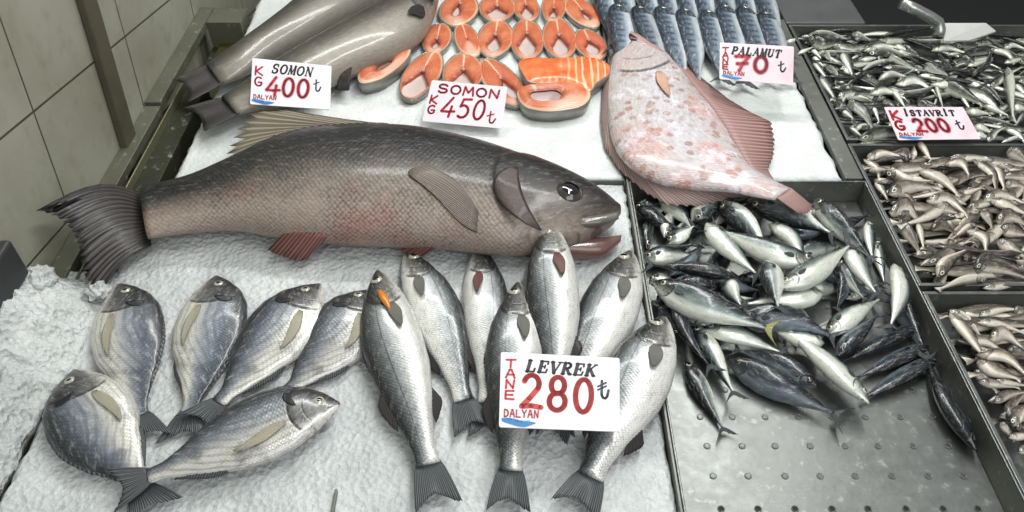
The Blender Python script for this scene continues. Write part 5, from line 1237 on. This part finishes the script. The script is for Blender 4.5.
def card(name, corners, zs, mat, label, items, thick=.0014):
    """corners: top-left, top-right, bottom-right, bottom-left in px with heights zs"""
    q = [P(u, v, z) for (u, v), z in zip(corners, zs)]
    pn = (q[0]-q[3]).cross(q[2]-q[3]); cam = Vector((0, 0, H)); ray = P(*corners[1])-cam
    q[1] = cam + ray*((q[3]-cam).dot(pn)/ray.dot(pn))
    cen = sum(q, Vector())/4; nrm = (q[1]-q[3]).cross(q[0]-q[2]).normalized()
    if nrm.dot(Vector((0, 0, H))-cen) < 0: nrm = -nrm
    r = empty(name, cen); tag(r, label, 'price card')
    def at(x, y, off=0):    # x 0..1 left-right, y 0..1 bottom-top
        return q[3].lerp(q[2], x).lerp(q[0].lerp(q[1], x), y)-cen+nrm*off
    wid = (q[1]-q[0]).length; hei = (q[0]-q[3]).length
    # plate with rounded corners
    rx, ry = .018, .018*wid/hei; L = []
    for cx, cy, a in ((1-rx, 1-ry, 0), (rx, 1-ry, 90), (rx, ry, 180), (1-rx, ry, 270)): L += arc(cx, cy, rx, ry, a, a+90, 5)
    V = [at(x, y, 0) for x, y in L]+[at(x, y, -thick) for x, y in L]; n = len(L)
    Fc = [tuple(range(n)), tuple(range(2*n-1, n-1, -1))]+[(i, (i+1) % n, n+(i+1) % n, n+i) for i in range(n)]
    fixn(mesh_obj('card', V, Fc, M[mat], r, smooth=False))
    for nm, txt, font, x, y, w, h, wt, m, ex in items:
        strokes = []
        ex = ex or {}
        chars = txt if isinstance(txt, list) else list(txt)
        nC = len(chars); vert = ex.get('vert'); sh = ex.get('shear', 0); gap = ex.get('gap', .12)
        for k, ch in enumerate(chars):
            gl = font[ch]
            if vert: cw, chh = w, h/nC*(1-gap); ox, oy = x+ex.get('dx', 0)*k, y+h-(k+1)*h/nC
            else: cw, chh = w/nC*(1-gap), h; ox, oy = x+k*w/nC, y+ex.get('slope', 0)*k/max(1, nC-1)
            for ww, pts in gl:
                strokes.append((ww, [(ox+(px+sh*py)*cw, oy+py*chh) for px, py in pts]))
        ink(r, nm, strokes, wt, M[m], at, wid, hei, ex.get('off', .0004))
        if ex.get('halo'): ink(r, nm+'_smudge', strokes, wt*ex['halo'], M['ink_halo'], at, wid, hei, .0002)
    # printed wave logo
    lx, ly, lw, lh = items[0][9].get('logo', (.03, .05, .3, .14)) if items and items[0][9] else (.03, .05, .3, .14)
    def sw(x0, y0, w, amp, th, mm, nm, ph=0):
        V, Fc = [], []; N = 18
        for i in range(N+1):
            t = i/N; yy = y0+amp*(2.2*max(0, .4-t)**1.3*2-.35+.5*math.sin(t*PI*1.5)**2); hh = th*math.sin(PI*min(1, t*.9+.1))**.8+.004
            V += [at(x0+w*t, yy-hh, .0005), at(x0+w*t, yy+hh, .0005)]
            if i < N: Fc.append((2*i, 2*i+2, 2*i+3, 2*i+1))
        mesh_obj(nm, V, Fc, M[mm], r, smooth=False)
    sw(lx, ly+lh*.1, lw*.95, lh*.28, lh*.26, 'logo_blue', 'wave_logo'); sw(lx+lw*.1, ly+lh*.3, lw*.7, lh*.22, lh*.09, 'logo_blue2', 'wave_logo', .2)
    st = []
    for k, ch in enumerate('DALYAN'):
        for ww, pts in HW[ch]: st.append((ww, [(lx+lw*.06+(k+px*.82)*lw/6, ly+lh*.62+py*lh*.66) for px, py in pts]))
    ink(r, 'logo_lettering', st, .0019 if wid > .12 else .0014, M['logo_red'], at, wid, hei, .0006)
    return r
def ink(parent, name, strokes, wt, mat, at, wid, hei, off):
    V, Fc = [], []
    for ww, pts in strokes:
        hw = wt*ww/2
        for (x0, y0), (x1, y1) in zip(pts, pts[1:]):
            dx, dy = (x1-x0)*wid, (y1-y0)*hei; l = math.hypot(dx, dy)
            if l < 1e-7: continue
            nx, ny = -dy/l*hw/wid, dx/l*hw/hei; b = len(V)
            V += [at(x0-nx, y0-ny, off), at(x1-nx, y1-ny, off), at(x1+nx, y1+ny, off), at(x0+nx, y0+ny, off)]; Fc.append((b, b+1, b+2, b+3))
        for x0, y0 in pts:
            b = len(V); V += [at(x0+math.cos(a*PI/4)*hw/wid, y0+math.sin(a*PI/4)*hw/hei, off) for a in range(8)]; Fc.append(tuple(range(b, b+8)))
    o = mesh_obj(name, V, Fc, mat, parent, smooth=False); return o
card('price_card', [(501, 352), (619.5, 358), (619.5, 431.5), (499, 427)], [.066, .066, .056, .056], 'card', 'white price card reading LEVREK 280 lying on two of the bass', [
 ('product_name', 'LEVREK', PR, .205, .745, .60, .155, .0046, 'ink_black', dict(shear=.28, slope=-.02, logo=(.02, .045, .30, .14))),
 ('price', '280', HW, .17, .26, .65, .44, .0070, 'ink_crimson', dict(shear=.05, gap=.15, slope=-.03)),
 ('unit_word', 'TANE', HW, .045, .36, .085, .57, .0028, 'ink_crimson', dict(vert=1, gap=.22, dx=-.002)),
 ('currency_sign', ['tt'], HW, .82, .42, .11, .23, .0034, 'ink_navy', None)])
card('price_card', [(252.5, 58), (331.5, 66), (330, 109.5), (250, 104)], [.085, .085, .05, .05], 'card', 'white price card reading SOMON 400 standing on the whole salmon', [
 ('product_name', 'SOMON', PR, .24, .71, .53, .2, .0040, 'ink_black', dict(shear=.3, slope=-.0, logo=(.02, .04, .3, .13))),
 ('price', '400', HW, .19, .22, .56, .40, .0050, 'ink_red', dict(shear=.1, gap=.08, halo=1.7)),
 ('unit_word', 'KG', HW, .035, .40, .115, .47, .0036, 'ink_red', dict(vert=1, gap=.2)),
 ('currency_sign', ['t'], HW, .79, .38, .1, .25, .003, 'ink_navy', None)])
card('price_card', [(432, 80), (507.5, 87), (502, 128.5), (422, 121)], [.06, .06, .012, .012], 'card', 'white price card reading SOMON 450 leaning on the salmon steaks', [
 ('product_name', 'SOMON', HW, .1, .72, .84, .2, .0038, 'ink_red', dict(slope=-.02, gap=.14, logo=(-9, -9, .01, .01))),
 ('price', '450', HW, .2, .16, .58, .46, .0046, 'ink_red', dict(shear=.15, gap=.12)),
 ('unit_word', 'KG', HW, .03, .2, .11, .48, .0034, 'ink_red', dict(vert=1, gap=.2)),
 ('currency_sign', ['t'], HW, .8, .1, .12, .26, .003, 'ink_red', None)])
card('price_card', [(720, 42.5), (794, 46.5), (793, 85), (719.5, 79)], [.105, .105, .058, .058], 'card_pink', 'pinkish price card reading PALAMUT 70 in front of the bonito', [
 ('product_name', 'PALAMUT', PR, .15, .71, .68, .19, .0040, 'ink_black', dict(shear=.3, slope=-.02, logo=(.03, .05, .3, .14))),
 ('price', '70', HW, .18, .26, .52, .42, .0056, 'ink_red', dict(shear=.06, gap=.14, halo=1.7)),
 ('unit_word', 'TANE', HW, .035, .28, .085, .62, .0030, 'ink_red', dict(vert=1, gap=.18)),
 ('currency_sign', ['t'], HW, .8, .32, .11, .25, .003, 'ink_navy', None)])
card('price_card', [(884, 107), (963, 107), (981, 139), (898.5, 140)], [.05, .05, .022, .022], 'card_pink', 'pinkish price card reading ISTAVRIT 200 in front of the horse mackerel', [
 ('product_name', 'İSTAVRİT', PR, .2, .73, .66, .16, .0038, 'ink_black', dict(shear=.1, slope=.0, logo=(.02, .04, .3, .13))),
 ('price', '200', HW, .27, .24, .45, .38, .0046, 'ink_red', dict(shear=-.1, gap=.1, halo=1.9)),
 ('unit_word', 'KG', HW, .03, .3, .13, .62, .0048, 'ink_red', dict(vert=1, gap=.15)),
 ('currency_sign', ['t'], HW, .79, .3, .1, .26, .003, 'ink_navy', None)])

# ================================================================= LIGHT, CAMERA, TILT
def finish():
    for o in TOPS:
        if o.parent is None:
            o.matrix_world = T @ Matrix.LocRotScale(o.location, o.rotation_euler, o.scale)
    cam = bpy.data.cameras.new('camera'); cam.sensor_width = 36; cam.lens = F/1024*36; cam.clip_start = .02
    co = bpy.data.objects.new('camera', cam); C.objects.link(co)
    co.matrix_world = T @ Matrix.Translation((0, 0, H)) @ Matrix.Rotation(PI/2-PIT, 4, 'X')
    bpy.context.scene.camera = co
    def area(name, loc, sx, sy, e, col=(1, 1, 1), look=(0, 1, .85)):
        l = bpy.data.lights.new(name, 'AREA'); l.shape = 'RECTANGLE'; l.size = sx; l.size_y = sy; l.energy = e; l.color = col
        o = bpy.data.objects.new(name, l); o.location = loc; d = Vector(look)-Vector(loc); o.rotation_euler = d.to_track_quat('-Z', 'Y').to_euler(); C.objects.link(o)
    area('ceiling_tube', (.1, 1.9, 2.5), 1.6, .12, 21, (.99, 1, .97))
    area('ceiling_tube', (.5, .9, 2.5), 1.6, .12, 21, (.99, 1, .97))
    area('shopfront_daylight', (.9, -1.6, 2.6), 2.6, 1.6, 44, (.98, .99, 1))
    w = bpy.data.worlds.new('world'); bpy.context.scene.world = w; w.use_nodes = True
    w.node_tree.nodes['Background'].inputs[0].default_value = (.92, .95, .95, 1); w.node_tree.nodes['Background'].inputs[1].default_value = .34
    vs = bpy.context.scene.view_settings; vs.view_transform = 'Standard'; vs.look = 'None'; vs.gamma = 1; vs.exposure = 0; vs.use_curve_mapping = False
finish()
